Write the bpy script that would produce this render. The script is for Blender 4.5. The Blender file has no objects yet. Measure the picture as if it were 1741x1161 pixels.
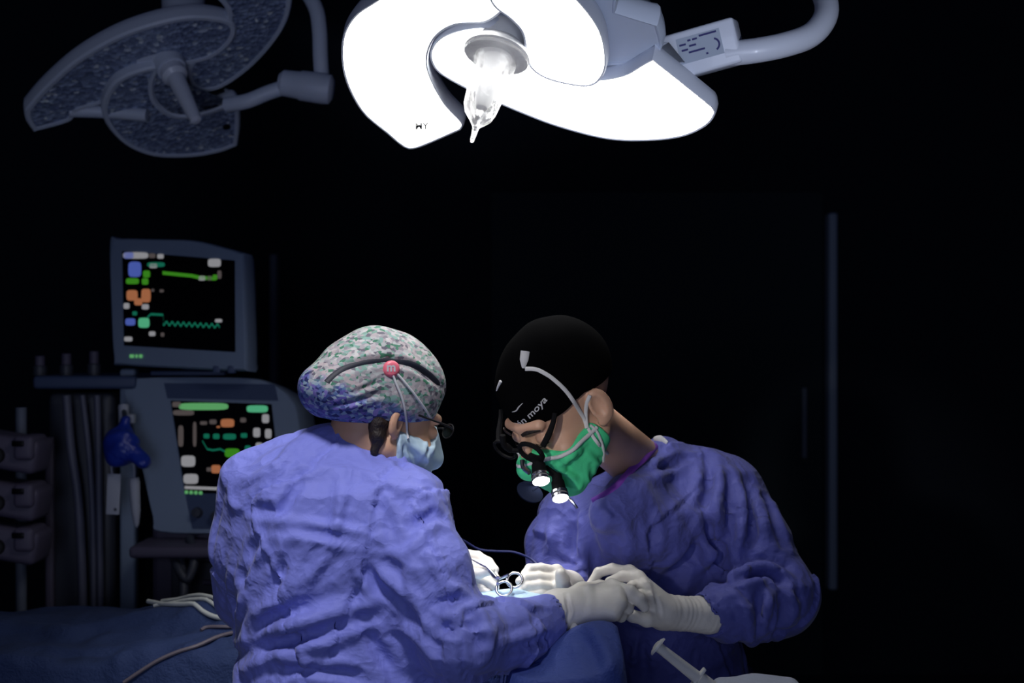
import bpy, bmesh, math, random
import numpy as np
from mathutils import Vector, Matrix
from mathutils.bvhtree import BVHTree
random.seed(7)
C = bpy.context.scene.collection
sc = bpy.context.scene

# ------------------------------------------------------------------ camera, world, exposure
F = 2418.0; CX = 870.5; CY = 580.5; ZC = 1.45
cd = bpy.data.cameras.new('camera'); cam = bpy.data.objects.new('camera', cd); C.objects.link(cam)
cam.location = (0, 0, ZC); cam.rotation_euler = (math.pi/2, 0, 0)
cd.sensor_width = 36.0; cd.lens = F*36.0/1741.0; cd.clip_start = 0.05; cd.clip_end = 60
cd.dof.use_dof = True; cd.dof.focus_distance = 2.42; cd.dof.aperture_fstop = 4.0
sc.camera = cam
sc.view_settings.view_transform = 'Standard'; sc.view_settings.look = 'None'
sc.view_settings.gamma = 1.0; sc.view_settings.exposure = 0.0
sc.view_settings.use_curve_mapping = False
w = bpy.data.worlds.new('dim_room'); sc.world = w; w.use_nodes = True
bg = w.node_tree.nodes['Background']; bg.inputs[0].default_value = (0.16, 0.22, 0.55, 1); bg.inputs[1].default_value = 0.035

def lamp(name, kind, loc, target, energy, color=(1, 1, 1), **kw):
    l = bpy.data.lights.new(name, kind); l.energy = energy; l.color = color
    for k, v in kw.items(): setattr(l, k, v)
    o = bpy.data.objects.new(name, l); C.objects.link(o); o.location = loc
    d = Vector(target) - Vector(loc)
    o.rotation_euler = d.to_track_quat('-Z', 'Y').to_euler()
    return o
# unseen spot added high in front of the camera, brightens the assistant's back
lamp('added_top_spot', 'SPOT', (-0.30, 1.50, 2.60), (-0.34, 2.32, 1.20), 84, (0.97, 0.96, 1.0), spot_size=math.radians(30), spot_blend=0.65, shadow_soft_size=0.12)
# narrow unseen spot added behind the camera to brighten the lamp arm
lamp('added_fill_spot', 'SPOT', (0.9, -0.4, 1.0), (0.40, 2.6, 1.98), 130, (0.75, 0.82, 1.0), spot_size=math.radians(17), spot_blend=0.9, shadow_soft_size=0.06)
# another added spot, out of view, lifts the surgeon's face and mask
lamp('added_fill_spot', 'SPOT', (-0.75, 0.15, 1.62), (0.115, 2.42, 1.27), 85, (1.0, 0.96, 0.90), spot_size=math.radians(13), spot_blend=1.0, shadow_soft_size=0.05)
# large soft bluish fill light, added unseen behind the camera
lamp('added_soft_fill', 'AREA', (-0.4, -1.5, 1.15), (-0.1, 2.5, 1.3), 24, (0.66, 0.74, 1.0), shape='RECTANGLE', size=1.1, size_y=2.0)

# ------------------------------------------------------------------ helpers
def P(x, y, Y):
    return Vector(((x-CX)*Y/F, Y, ZC-(y-CY)*Y/F))
def PP(l, Y=None):
    return [P(*p) if len(p) == 3 else P(p[0], p[1], Y) for p in l]

def mat(name, col, rough=0.6, metal=0.0, spec=0.5, bump=None, sheen=0.0, var=0.0, emit=None, estr=0.0, trans=0.0, alpha=1.0, sss=0.0, coat=0.0):
    m = bpy.data.materials.new(name); m.use_nodes = True
    nt = m.node_tree; b = nt.nodes['Principled BSDF']
    b.inputs['Base Color'].default_value = (*col, 1)
    b.inputs['Roughness'].default_value = rough; b.inputs['Metallic'].default_value = metal
    b.inputs['Specular IOR Level'].default_value = spec
    if sheen: b.inputs['Sheen Weight'].default_value = sheen
    if coat: b.inputs['Coat Weight'].default_value = coat
    if trans: b.inputs['Transmission Weight'].default_value = trans
    if alpha < 1: b.inputs['Alpha'].default_value = alpha
    if sss:
        b.inputs['Subsurface Weight'].default_value = sss; b.inputs['Subsurface Radius'].default_value = (0.012, 0.005, 0.003)
        b.inputs['Subsurface Scale'].default_value = 1.0
    if emit:
        b.inputs['Emission Color'].default_value = (*emit, 1); b.inputs['Emission Strength'].default_value = estr
    tc = nt.nodes.new('ShaderNodeTexCoord')
    if var:
        n = nt.nodes.new('ShaderNodeTexNoise'); n.inputs['Scale'].default_value = 14; n.inputs['Detail'].default_value = 5
        nt.links.new(tc.outputs['Object'], n.inputs['Vector'])
        mx = nt.nodes.new('ShaderNodeMixRGB'); mx.inputs[1].default_value = (*[c*(1-var) for c in col], 1); mx.inputs[2].default_value = (*[min(1, c*(1+var)) for c in col], 1)
        nt.links.new(n.outputs['Fac'], mx.inputs[0]); nt.links.new(mx.outputs[0], b.inputs['Base Color'])
    if bump:
        prev = None
        for (scale, strength, dist, kind) in bump:
            if kind == 'noise':
                n = nt.nodes.new('ShaderNodeTexNoise'); n.inputs['Scale'].default_value = scale; n.inputs['Detail'].default_value = 4
                n.inputs['Distortion'].default_value = 0.6; out = n.outputs['Fac']
            elif kind == 'crumple':
                n = nt.nodes.new('ShaderNodeTexVoronoi'); n.inputs['Scale'].default_value = scale; out = n.outputs['Distance']
                n2 = nt.nodes.new('ShaderNodeTexNoise'); n2.inputs['Scale'].default_value = scale*0.7
                nt.links.new(tc.outputs['Object'], n2.inputs['Vector'])
                add = nt.nodes.new('ShaderNodeMixRGB'); add.blend_type = 'ADD'; add.inputs[0].default_value = 0.12
                nt.links.new(tc.outputs['Object'], add.inputs[1]); nt.links.new(n2.outputs['Color'], add.inputs[2])
            else:
                n = nt.nodes.new('ShaderNodeTexWave'); n.inputs['Scale'].default_value = scale; n.inputs['Distortion'].default_value = 1.0; out = n.outputs['Fac']
            nt.links.new(add.outputs[0] if kind == 'crumple' else tc.outputs['Object'], n.inputs['Vector'])
            bp = nt.nodes.new('ShaderNodeBump'); bp.inputs['Strength'].default_value = strength; bp.inputs['Distance'].default_value = dist
            nt.links.new(out, bp.inputs['Height'])
            if prev: nt.links.new(prev.outputs[0], bp.inputs['Normal'])
            prev = bp
        nt.links.new(prev.outputs[0], b.inputs['Normal'])
    return m
def emat(name, col, s):
    m = bpy.data.materials.new(name); m.use_nodes = True; nt = m.node_tree; nt.nodes.clear()
    e = nt.nodes.new('ShaderNodeEmission'); e.inputs[0].default_value = (*col, 1); e.inputs[1].default_value = s
    o = nt.nodes.new('ShaderNodeOutputMaterial'); nt.links.new(e.outputs[0], o.inputs[0]); return m

def tag(o, label=None, cat=None, group=None, kind=None):
    if label: o['label'] = label
    if cat: o['category'] = cat
    if group: o['group'] = group
    if kind: o['kind'] = kind
    return o
def thing(name, label, cat, loc=(0, 0, 0), group=None):
    o = bpy.data.objects.new(name, None); C.objects.link(o); o.location = loc; o.empty_display_size = 0.1
    return tag(o, label, cat, group)
def root_of(p):
    while p.parent: p = p.parent
    return p
def link(name, me, m, parent=None, label=None, local=False):
    o = bpy.data.objects.new(name, me); C.objects.link(o)
    for mm in (m if isinstance(m, (list, tuple)) else [m]): me.materials.append(mm)
    if parent:
        o.parent = parent
        if not local and parent.parent is None: o.matrix_parent_inverse = Matrix.Translation(-Vector(root_of(parent).location))
    if label: o['label'] = label
    return o
def from_np(V, Fc, smooth=True):
    me = bpy.data.meshes.new('m')
    nf = len(Fc); k = Fc.shape[1]
    me.vertices.add(len(V)); me.vertices.foreach_set('co', V.astype(np.float32).ravel())
    me.loops.add(nf*k); me.loops.foreach_set('vertex_index', Fc.astype(np.int32).ravel())
    me.polygons.add(nf); me.polygons.foreach_set('loop_start', (np.arange(nf)*k).astype(np.int32))
    me.update(calc_edges=True); me.validate()
    me.polygons.foreach_set('use_smooth', np.full(len(me.polygons), smooth)); me.update()
    return me

class MB:
    """collects simple shapes into one mesh"""
    def __init__(s): s.v = []; s.f = []; s.mi = []; s.sm = []
    def add(s, vs, fs, mi=0, smooth=True):
        b = len(s.v); s.v += [tuple(v) for v in vs]
        for f in fs: s.f.append(tuple(b+i for i in f)); s.mi.append(mi); s.sm.append(smooth)
    def box(s, c, size, R=None, bev=0.0, mi=0):
        R = R or Matrix.Identity(3); c = Vector(c); hx, hy, hz = [d/2 for d in size]
        b = min(bev, hx*.9, hy*.9, hz*.9)
        bm = bmesh.new(); bmesh.ops.create_cube(bm, size=1)
        for v in bm.verts: v.co = Vector((v.co.x*size[0], v.co.y*size[1], v.co.z*size[2]))
        if b > 0: bmesh.ops.bevel(bm, geom=list(bm.edges), offset=b, segments=3, profile=0.5, affect='EDGES')
        bm.verts.index_update()
        s.add([c+R@v.co for v in bm.verts], [[v.index for v in f.verts] for f in bm.faces], mi, b > 0); bm.free()
    def tube(s, pts, r, n=10, mi=0, cr=4, flat=None, cap=True):
        pts = [Vector(p) for p in pts]; rs = list(r) if hasattr(r, '__len__') else [r]*len(pts)
        if cr > 1 and len(pts) > 2:
            q = []; qr = []
            for i in range(len(pts)-1):
                p0 = pts[max(i-1, 0)]; p1 = pts[i]; p2 = pts[i+1]; p3 = pts[min(i+2, len(pts)-1)]
                for k in range(cr):
                    t = k/cr
                    q.append(0.5*((2*p1)+(p2-p0)*t+(2*p0-5*p1+4*p2-p3)*t*t+(-p0+3*p1-3*p2+p3)*t**3)); qr.append(rs[i]*(1-t)+rs[i+1]*t)
            q.append(pts[-1]); qr.append(rs[-1]); pts, rs = q, qr
        up = None; rings = []
        for i, p in enumerate(pts):
            d = (pts[min(i+1, len(pts)-1)]-pts[max(i-1, 0)])
            if d.length < 1e-9: d = Vector((0, 0, 1))
            d.normalize()
            if up is None: up = Vector((0, 0, 1)) if abs(d.z) < .9 else Vector((1, 0, 0)); 
            if flat is not None: up = Vector(flat)
            a = d.cross(up).normalized(); bvec = a.cross(d).normalized()
            if flat is None: up = bvec
            k2 = 0.35 if flat is not None else 1.0
            rings.append([p+(a*math.cos(2*math.pi*k/n)+bvec*math.sin(2*math.pi*k/n)*k2)*rs[i] for k in range(n)])
        vs = [v for rg in rings for v in rg]; m = len(rings); fs = []
        for i in range(m-1):
            for k in range(n): fs.append((i*n+k, i*n+(k+1) % n, (i+1)*n+(k+1) % n, (i+1)*n+k))
        if cap: fs.append(tuple(range(n-1, -1, -1))); fs.append(tuple((m-1)*n+k for k in range(n)))
        s.add(vs, fs, mi)
    def lathe(s, origin, axis, prof, n=32, mi=0, cap=True):
        """prof: list of (distance along axis, radius)"""
        axis = Vector(axis).normalized(); u = axis.orthogonal().normalized(); v = axis.cross(u); o = Vector(origin)
        vs = []; fs = []; m = len(prof)
        for (t, r) in prof:
            for k in range(n): a = 2*math.pi*k/n; vs.append(o+axis*t+(u*math.cos(a)+v*math.sin(a))*r)
        for i in range(m-1):
            for k in range(n): fs.append((i*n+k, i*n+(k+1) % n, (i+1)*n+(k+1) % n, (i+1)*n+k))
        if cap: fs.append(tuple(range(n-1, -1, -1))); fs.append(tuple((m-1)*n+k for k in range(n)))
        s.add(vs, fs, mi)
    def poly(s, vs, mi=0): s.add(vs, [tuple(range(len(vs)))], mi, False)
    def build(s, name, m, parent=None, label=None, local=False):
        me = bpy.data.meshes.new(name); me.from_pydata(s.v, [], s.f); me.validate(); me.update()
        if len(me.polygons) == len(s.f):
            me.polygons.foreach_set('use_smooth', s.sm); me.polygons.foreach_set('material_index', s.mi)
        o = link(name, me, m, parent, label, local)
        bm = bmesh.new(); bm.from_mesh(me); bmesh.ops.recalc_face_normals(bm, faces=bm.faces); bm.to_mesh(me); bm.free()
        try: me.set_sharp_from_angle(angle=math.radians(40))
        except Exception: pass
        return o

# ------------------------------------------------------------------ signed distance modelling
A_ = lambda v: np.asarray(v, np.float32)
def ell(p, c, r, R=None):
    q = p-A_(c)
    if R is not None: q = q@A_(R)
    r = A_(r); k0 = np.linalg.norm(q/r, axis=1); k1 = np.linalg.norm(q/(r*r), axis=1)+1e-6
    return k0*(k0-1)/k1
def rcone(p, a, b, ra, rb):
    a = A_(a); b = A_(b); d = b-a; L = float(d@d)+1e-12
    t = np.clip(((p-a)@d)/L, 0, 1)
    return np.linalg.norm(p-a-t[:, None]*d, axis=1)-(ra+(rb-ra)*t)
def rbox(p, c, h, r, R=None):
    q = p-A_(c)
    if R is not None: q = q@A_(R)
    q = np.abs(q)-(A_(h)-r)
    return np.linalg.norm(np.maximum(q, 0), axis=1)+np.minimum(q.max(axis=1), 0)-r
def smin(a, b, k):
    h = np.clip(0.5+0.5*(b-a)/k, 0, 1); return b+(a-b)*h-k*h*(1-h)
def smax(a, b, k): return -smin(-a, -b, k)
def chain(p, pts, rs, k=0.01):
    d = None
    for i in range(len(pts)-1):
        e = rcone(p, pts[i], pts[i+1], rs[i], rs[i+1]); d = e if d is None else smin(d, e, k)
    return d
def loft(p, rows, pw=2.3, rot=0.0):
    """rows: (z, cx, cy, rx, ry)"""
    r = np.array(sorted(rows), np.float32); z = p[:, 2]
    cx, cy, rx, ry = [np.interp(z, r[:, 0], r[:, i]) for i in (1, 2, 3, 4)]
    dx = p[:, 0]-cx; dy = p[:, 1]-cy
    if rot: c, s = math.cos(rot), math.sin(rot); dx, dy = dx*c+dy*s, -dx*s+dy*c
    k = (np.abs(dx/rx)**pw+np.abs(dy/ry)**pw)**(1/pw)
    d = (k-1)*np.minimum(rx, ry)
    return smax(smax(d, z-r[-1, 0], 0.03), r[0, 0]-z, 0.01)
def nets(f, lo, hi, h, relax=1):
    lo = np.array(lo, float); hi = np.array(hi, float); S = 4
    n = np.ceil((hi-lo)/(h*S)).astype(int)+1; H = h*S
    g = np.stack(np.meshgrid(*[lo[i]+H*(np.arange(n[i])+0.5)-h*0.5 for i in range(3)], indexing='ij'), -1).reshape(-1, 3).astype(np.float32)
    dc = np.concatenate([f(q) for q in np.array_split(g, max(1, len(g)//200000))]).reshape(n)
    act = np.abs(dc) < H*1.7
    D = np.repeat(np.repeat(np.repeat(np.where(dc < 0, -1.0, 1.0).astype(np.float32), S, 0), S, 1), S, 2)
    M = np.repeat(np.repeat(np.repeat(act, S, 0), S, 1), S, 2)
    idx = np.argwhere(M)
    vals = np.concatenate([f((lo+q*h).astype(np.float32)) for q in np.array_split(idx, max(1, len(idx)//200000))])
    D[M] = vals
    ins = D < 0; N = np.array(D.shape)
    cnt = np.zeros(N-1, np.int8)
    for a in (0, 1):
        for b in (0, 1):
            for c in (0, 1): cnt += ins[a:N[0]-1+a, b:N[1]-1+b, c:N[2]-1+c]
    cells = np.argwhere((cnt > 0) & (cnt < 8)); K = len(cells)
    vid = np.full(N-1, -1, np.int32); vid[tuple(cells.T)] = np.arange(K)
    acc = np.zeros((K, 3)); w = np.zeros(K)
    cr = [(a, b, c) for a in (0, 1) for b in (0, 1) for c in (0, 1)]
    for i in range(8):
        for j in range(i+1, 8):
            di = np.array(cr[j])-np.array(cr[i])
            if np.abs(di).sum() != 1: continue
            p0 = cells+cr[i]; p1 = cells+cr[j]; d0 = D[tuple(p0.T)]; d1 = D[tuple(p1.T)]
            m = (d0 < 0) != (d1 < 0); t = np.where(m, d0/(np.where(m, d0-d1, 1)), 0)
            acc += np.where(m[:, None], np.array(cr[i])+di*t[:, None], 0); w += m
    V = lo+(cells+acc/w[:, None])*h
    quads = []
    for ax in range(3):
        sl0 = [slice(1, N[k]-1) for k in range(3)]; sl0[ax] = slice(0, N[ax]-1)
        sl1 = list(sl0); sl1[ax] = slice(1, N[ax])
        a = ins[tuple(sl0)]; b = ins[tuple(sl1)]; e = np.argwhere(a != b)
        off = np.array([1, 1, 1]); off[ax] = 0; e = e+off
        b1, b2 = (ax+1) % 3, (ax+2) % 3; u = np.zeros(3, int); v = np.zeros(3, int); u[b1] = 1; v[b2] = 1
        q = np.stack([vid[tuple((e-u-v).T)], vid[tuple((e-v).T)], vid[tuple(e.T)], vid[tuple((e-u).T)]], 1)
        s = ins[tuple(e.T)]
        q[~s] = q[~s][:, ::-1]; quads.append(q)
    Q = np.concatenate(quads); Q = Q[(Q >= 0).all(1)]
    for _ in range(relax):
        d = np.concatenate([f(q) for q in np.array_split(V.astype(np.float32), max(1, K//200000))])
        e = h*0.5; G = np.zeros_like(V)
        for i in range(3):
            o = np.zeros(3); o[i] = e; G[:, i] = (f((V+o).astype(np.float32))-f((V-o).astype(np.float32)))/(2*e)
        g2 = np.maximum((G*G).sum(1), 0.2)
        V -= np.clip(d/g2, -h*.6, h*.6)[:, None]*G
    return V, Q
def normals(V, Q):
    n = np.cross(V[Q[:, 2]]-V[Q[:, 0]], V[Q[:, 3]]-V[Q[:, 1]]); N = np.zeros_like(V)
    for k in range(4): np.add.at(N, Q[:, k], n)
    return N/np.maximum(np.linalg.norm(N, axis=1), 1e-12)[:, None]
def smooth_v(V, Q, it=1, lam=0.5):
    E = np.concatenate([Q[:, [0, 1]], Q[:, [1, 2]], Q[:, [2, 3]], Q[:, [3, 0]]])
    for _ in range(it):
        S = np.zeros_like(V); c = np.zeros(len(V))
        np.add.at(S, E[:, 0], V[E[:, 1]]); np.add.at(c, E[:, 0], 1); np.add.at(S, E[:, 1], V[E[:, 0]]); np.add.at(c, E[:, 1], 1)
        V = V+lam*(S/np.maximum(c, 1)[:, None]-V)
    return V
def bvh(V, Q): return BVHTree.FromPolygons([Vector(v) for v in V], [tuple(int(i) for i in q) for q in Q])
CAM = Vector((0, 0, ZC))
def hit(t, x, y, Ydef=2.5, lift=0.0):
    d = (P(x, y, 1.0)-CAM).normalized(); r = t.ray_cast(CAM, d)
    if r[0] is None:
        p = P(x, y, Ydef); q = t.find_nearest(p)
        if q[0] is not None and (q[0]-p).length < 0.12: return q[0]+q[1]*lift
        return p
    n = r[1] if r[1].dot(d) < 0 else -r[1]
    return r[0]+n*lift
def seg_dist(V, pts):
    best = np.full(len(V), 9.0); 
    for i in range(len(pts)-1):
        a = np.array(pts[i]); b = np.array(pts[i+1]); d = b-a; L = d@d+1e-12
        t = np.clip(((V-a)@d)/L, 0, 1); e = np.linalg.norm(V-a-t[:, None]*d, axis=1)
        best = np.minimum(best, e)
    return best
def dens(pts, n=4):
    out = []
    for i in range(len(pts)-1):
        for k in range(n): out.append(pts[i].lerp(pts[i+1], k/n))
    return out+[pts[-1]]
def fnoise(V, sc_, seed=0):
    """cheap smooth pseudo-noise on points"""
    rs = np.random.RandomState(seed); out = np.zeros(len(V))
    W = V*sc_+0.6*np.sin((V[:, [1, 2, 0]]*sc_*0.7+rs.rand(3)*6))
    for k in range(5):
        d = rs.randn(3); d /= np.linalg.norm(d); out += np.sin(W@d*(1+0.35*k)+rs.rand()*6.28)
    return out/2.5
def facets(V, Q, n, amp, seed, aniso=(1, 1, 1), wd=.012):
    """crisp crumple lines: presses the cloth along the borders of irregular cells"""
    rs = np.random.RandomState(seed); A = np.array(aniso); W = V*A; W = W+.012*np.stack([fnoise(V, 22, seed+k) for k in range(3)], 1)
    S = W[rs.randint(0, len(W), n)]; f1 = np.full(len(W), 9.); f2 = np.full(len(W), 9.); bi = np.zeros(len(W), int)
    for i, q in enumerate(S):
        d = np.linalg.norm(W-q, axis=1); m = d < f1; f2 = np.where(m, f1, np.minimum(f2, d)); bi = np.where(m, i, bi); f1 = np.where(m, d, f1)
    g = rs.randn(n, 3); N = normals(V, Q); tilt = np.einsum('ij,ij->i', g[bi], W-S[bi])
    return V+N*(amp*np.exp(-((f2-f1)/wd)**2)*rs.choice([-1, 1], n)[bi]+tilt*amp*6*np.clip((f2-f1)/.03, 0, 1))[:, None]
def creases(V, Q, lst, Ydef, extra=None):
    """lst: (amp, width, [(px,py)...]); a fold raised (amp>0) or pressed (amp<0) into the cloth"""
    for (amp, wd, pl) in lst:
        t = bvh(V, Q); N = normals(V, Q)
        pts = [hit(t, x, y, Ydef) for (x, y) in pl]
        dp = []
        for i in range(len(pl)-1):
            for k in range(4):
                s = k/4; dp.append(hit(t, pl[i][0]*(1-s)+pl[i+1][0]*s, pl[i][1]*(1-s)+pl[i+1][1]*s, Ydef))
        dp.append(pts[-1]); dn = np.array([tuple(q) for q in dp])
        lo = dn.min(0)-wd*3; hi = dn.max(0)+wd*3
        m = ((V > lo) & (V < hi)).all(1); I = np.nonzero(m)[0]
        if not len(I): continue
        d = seg_dist(V[I], dn)
        ends = np.minimum(np.linalg.norm(V[I]-dn[0], axis=1), np.linalg.norm(V[I]-dn[-1], axis=1))
        Lc = np.linalg.norm(np.diff(dn, axis=0), axis=1).sum()
        tap = np.clip(ends/(0.3*Lc+1e-6), 0.25, 1)
        pr = np.exp(-(d/wd)**2)-0.45*np.exp(-((d-1.7*wd)/(0.8*wd))**2)
        V[I] += N[I]*(amp*pr*tap)[:, None]
    return V

# ------------------------------------------------------------------ materials
M = {}
M['wall'] = mat('wall_paint', (0.012, 0.016, 0.024), 0.85, spec=0.05)
M['floor'] = mat('vinyl_floor', (0.03, 0.035, 0.05), 0.6, spec=0.2, var=0.1)
M['steel'] = mat('steel', (0.62, 0.62, 0.64), 0.22, metal=1.0)
M['trim'] = mat('aluminium_trim', (0.26, 0.32, 0.42), 0.6)
M['lampw'] = mat('lamp_enamel', (0.74, 0.78, 0.88), 0.38, spec=0.5, coat=0.2)
M['lampd'] = mat('lamp_grey', (0.62, 0.68, 0.80), 0.45)
M['black'] = mat('black_plastic', (0.008, 0.008, 0.010), 0.5, spec=0.3)
M['lit'] = emat('lit_led_cover', (1.0, 1.0, 0.985), 8.0)
M['ink'] = mat('blue_ink', (0.03, 0.03, 0.16), 0.6)
M['greyink'] = mat('grey_ink', (0.02, 0.02, 0.02), 0.7)
M['label'] = mat('silver_label', (0.42, 0.48, 0.58), 0.5)

# ------------------------------------------------------------------ setting
def struct(name, c, size, m):
    b = MB(); b.box(c, size); o = b.build(name, m); tag(o, kind='structure'); return o
RX0, RX1, RY0, RY1, RZ = -3.4, 3.2, -1.6, 6.2, 3.1
struct('floor', ((RX0+RX1)/2, (RY0+RY1)/2, -0.05), (RX1-RX0+.4, RY1-RY0+.4, 0.1), M['floor'])
struct('wall_back', ((RX0+RX1)/2, RY1+0.05, RZ/2), (RX1-RX0+.4, 0.1, RZ), M['wall'])
struct('wall_left', (RX0-0.05, (RY0+RY1)/2, RZ/2), (0.1, RY1-RY0, RZ), M['wall'])
struct('wall_right', (RX1+0.05, (RY0+RY1)/2, RZ/2), (0.1, RY1-RY0, RZ), M['wall'])
# the grey edge strips of the sliding door and of the cupboard niche in the back wall
tx = (1417-CX)*6.1/F
tb = MB(); z1 = ZC-(362-CY)*6.1/F; z0 = ZC-(1003-CY)*6.1/F
tb.box((tx, 6.15, (z0+z1)/2), (0.036, 0.10, z1-z0), bev=0.008); o = tb.build('trim_1', M['trim']); tag(o, kind='structure')
M['trimd'] = mat('dull_trim', (0.10, 0.12, 0.17), 0.6)
tx2 = (464-CX)*6.1/F; tb = MB(); z1 = ZC-(432-CY)*6.1/F; z0 = ZC-(1003-CY)*6.1/F
tb.box((tx2, 6.15, (z0+z1)/2), (0.032, 0.10, z1-z0), bev=0.008); o = tb.build('trim_2', M['trimd']); tag(o, kind='structure')
M['doorm'] = mat('door_laminate', (0.018, 0.028, 0.036), 0.7, spec=0.1)
b = MB(); b.box((tx-0.75, 6.185, 1.05), (1.44, 0.03, 2.1), bev=0.004); o = b.build('door_1', M['doorm']); tag(o, kind='structure')
hb = MB(); hb.tube([(tx-0.12, 6.12, 0.95), (tx-0.12, 6.12, 1.25)], 0.012); hb.box((tx-0.12, 6.145, 0.96), (0.02, 0.06, 0.02)); hb.box((tx-0.12, 6.145, 1.24), (0.02, 0.06, 0.02))
hb.build('door_handle', M['trimd'], o)

# ------------------------------------------------------------------ operating lamps
def plane_map(c, n):
    n = Vector(n).normalized(); e1 = Vector((1, 0, 0)); e1 = (e1-n*e1.dot(n)).normalized(); e2 = n.cross(e1)
    def un(x, y):
        d = P(x, y, 1.0)-CAM; t = (c-CAM).dot(n)/d.dot(n); q = CAM+d*t-c; return (q.dot(e1), q.dot(e2))
    return n, e1, e2, un
def crom(pts, k=6, closed=True, sharp=()):
    out = []; m = len(pts)
    for i in range(m):
        p0, p1, p2, p3 = [np.array(pts[(i+j-1) % m], float) for j in range(4)]
        if i in sharp: p0 = p1
        if (i+1) % m in sharp: p3 = p2
        for s in range(k):
            t = s/k; out.append(0.5*((2*p1)+(p2-p0)*t+(2*p0-5*p1+4*p2-p3)*t*t+(-p0+3*p1-3*p2+p3)*t**3))
    return out
def offset2(pl, d):
    m = len(pl); ar = sum(pl[i][0]*pl[(i+1) % m][1]-pl[(i+1) % m][0]*pl[i][1] for i in range(m)); s = 1 if ar > 0 else -1
    out = []
    for i in range(m):
        a = pl[(i-1) % m]; b = pl[(i+1) % m]; t = np.array(b)-np.array(a); L = np.hypot(*t)+1e-9
        out.append(np.array(pl[i])+s*d*np.array([-t[1], t[0]])/L)      # inward for d>0
    return out
def slab(outline, c, fr, thick, lift=0.0, rim=0.005, recess=0.002, dome=0.02):
    """curved lamp segment: housing (rounded back, rim round the light) and the light cover inside the rim"""
    n, e1, e2, un = fr
    pl = [np.array(un(*q)) for q in outline]
    def ring(off, h): return [c+e1*float(q[0])+e2*float(q[1])-n*(h+lift) for q in offset2(pl, off)]
    rings = [ring(rim, recess), ring(rim, 0.0), ring(rim*.35, -0.001), ring(0, 0.004), ring(-0.001, thick*.45), ring(0.003, thick*.8), ring(0.012, thick), ring(0.030, thick+dome*.5)]
    hb = MB(); m = len(pl); vs = [v for r in rings for v in r]; fs = []
    for i in range(len(rings)-1):
        for k in range(m): fs.append((i*m+k, i*m+(k+1) % m, (i+1)*m+(k+1) % m, (i+1)*m+k))
    fs.append(tuple((len(rings)-1)*m+k for k in range(m)))
    hb.add(vs, fs)
    cv = MB(); cv.add(ring(rim*0.9, recess), [tuple(range(m))], 0, False)
    return hb, cv, pl
# ---- lit lamp
LC = P(868, 92, 2.55); LN = (-0.20, -0.36, -0.90)
fr = plane_map(LC, LN); n, e1, e2, un = fr
lampL = thing('surgical_lamp', 'large white operating lamp with three curved glowing segments, lit above the two people', 'operating lamp', LC)
petals = [
 ([(855, 22), (858, 8), (835, -12), (780, -40), (700, -38), (640, 2), (600, 30), (580, 70), (583, 130), (612, 190), (655, 228), (694, 256), (735, 245), (783, 224), (786, 212), (757, 180), (733, 135), (727, 100), (742, 66), (775, 46), (825, 42)], (10, 12, 13), 0.004),
 ([(832, -22), (842, 2), (868, 22), (888, 45), (895, 78), (902, 104), (925, 122), (960, 133), (1000, 138), (1022, 128), (1034, 100), (1028, 52), (1005, 12), (965, -28), (900, -58), (845, -55)], (), -0.012),
 ([(728, 98), (745, 72), (785, 57), (835, 54), (875, 66), (893, 88), (903, 110), (940, 130), (1000, 143), (1055, 136), (1088, 118), (1108, 107), (1160, 148), (1212, 190), (1216, 202), (1200, 222), (1160, 240), (1100, 247), (1030, 244), (950, 224), (885, 200), (820, 172), (770, 148), (738, 126)], (11, 13), 0.010)]
for (pl, sh, lf) in petals:
    hbm, cv, _ = slab(crom(pl, 5, sharp=sh), LC, fr, 0.042, lift=lf)
    h = hbm.build('lamp_segment', M['lampw'], lampL)
    cv.build('light_cover', M['lit'], h, label='glowing white light cover')
# back carrier joining the segments
cb = MB()
cb.lathe(LC-n*0.045, -n, [(0, 0.02), (0, 0.10), (0.05, 0.10), (0.075, 0.07), (0.08, 0.0)], n=40)
cpt = [(1000, -60), (1038, -45), (1044, 10), (1040, 52), (1112, 74), (1118, 118), (1050, 140), (960, 132), (930, 40), (960, -40)]
hb2, cv2, _ = slab(crom(cpt, 4, sharp=(0, 1, 3, 4)), LC, fr, 0.05, lift=0.038, rim=0.006)
cb.add(hb2.v, hb2.f); cb.add(cv2.v, cv2.f)
cb.build('carrier', M['lampd'], lampL, label='grey carrier behind the segments')
# sterile handle under its clear plastic cover
HB = P(845, 92, 2.53); HT = P(803, 238, 2.462); ax = (HT-HB)
hL = ax.length; ax.normalize()
M['cover'] = mat('clear_sterile_film', (0.95, 0.95, 0.97), 0.12, trans=0.75, alpha=0.55, bump=[(60, 0.5, 0.004, 'noise')])
M['handle'] = mat('white_handle', (0.85, 0.85, 0.85), 0.35)
b = MB(); b.lathe(HB-ax*0.03, ax, [(0, 0.0), (0, 0.035), (0.03, 0.035), (0.04, 0.022), (0.06, 0.018), (hL*.72, 0.016), (hL*.8, 0.010), (hL*.82, 0.0)])
hd = b.build('handle', M['handle'], lampL)
b = MB(); prof = [(0.006, 0.030), (0.004, 0.056), (0.008, 0.060), (0.012, 0.058), (0.014, 0.040), (0.03, 0.033), (0.08, 0.031), (0.112, 0.029), (0.13, 0.024), (0.145, 0.013), (0.155, 0.006), (hL*1.02, 0.0035)]
b.lathe(HB, ax, prof, n=40, cap=False)
for i, v in enumerate(b.v):
    a = Vector(v)-HB; t = a.dot(ax); r = a-ax*t
    if 0.02 < t < 0.15: b.v[i] = tuple(HB+ax*t+r*(1+0.14*math.sin(5*math.atan2(r.x, r.y)+t*30)))
b.build('sterile_cover', M['cover'], lampL, label='clear plastic sterile cover twisted to a point')
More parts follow.
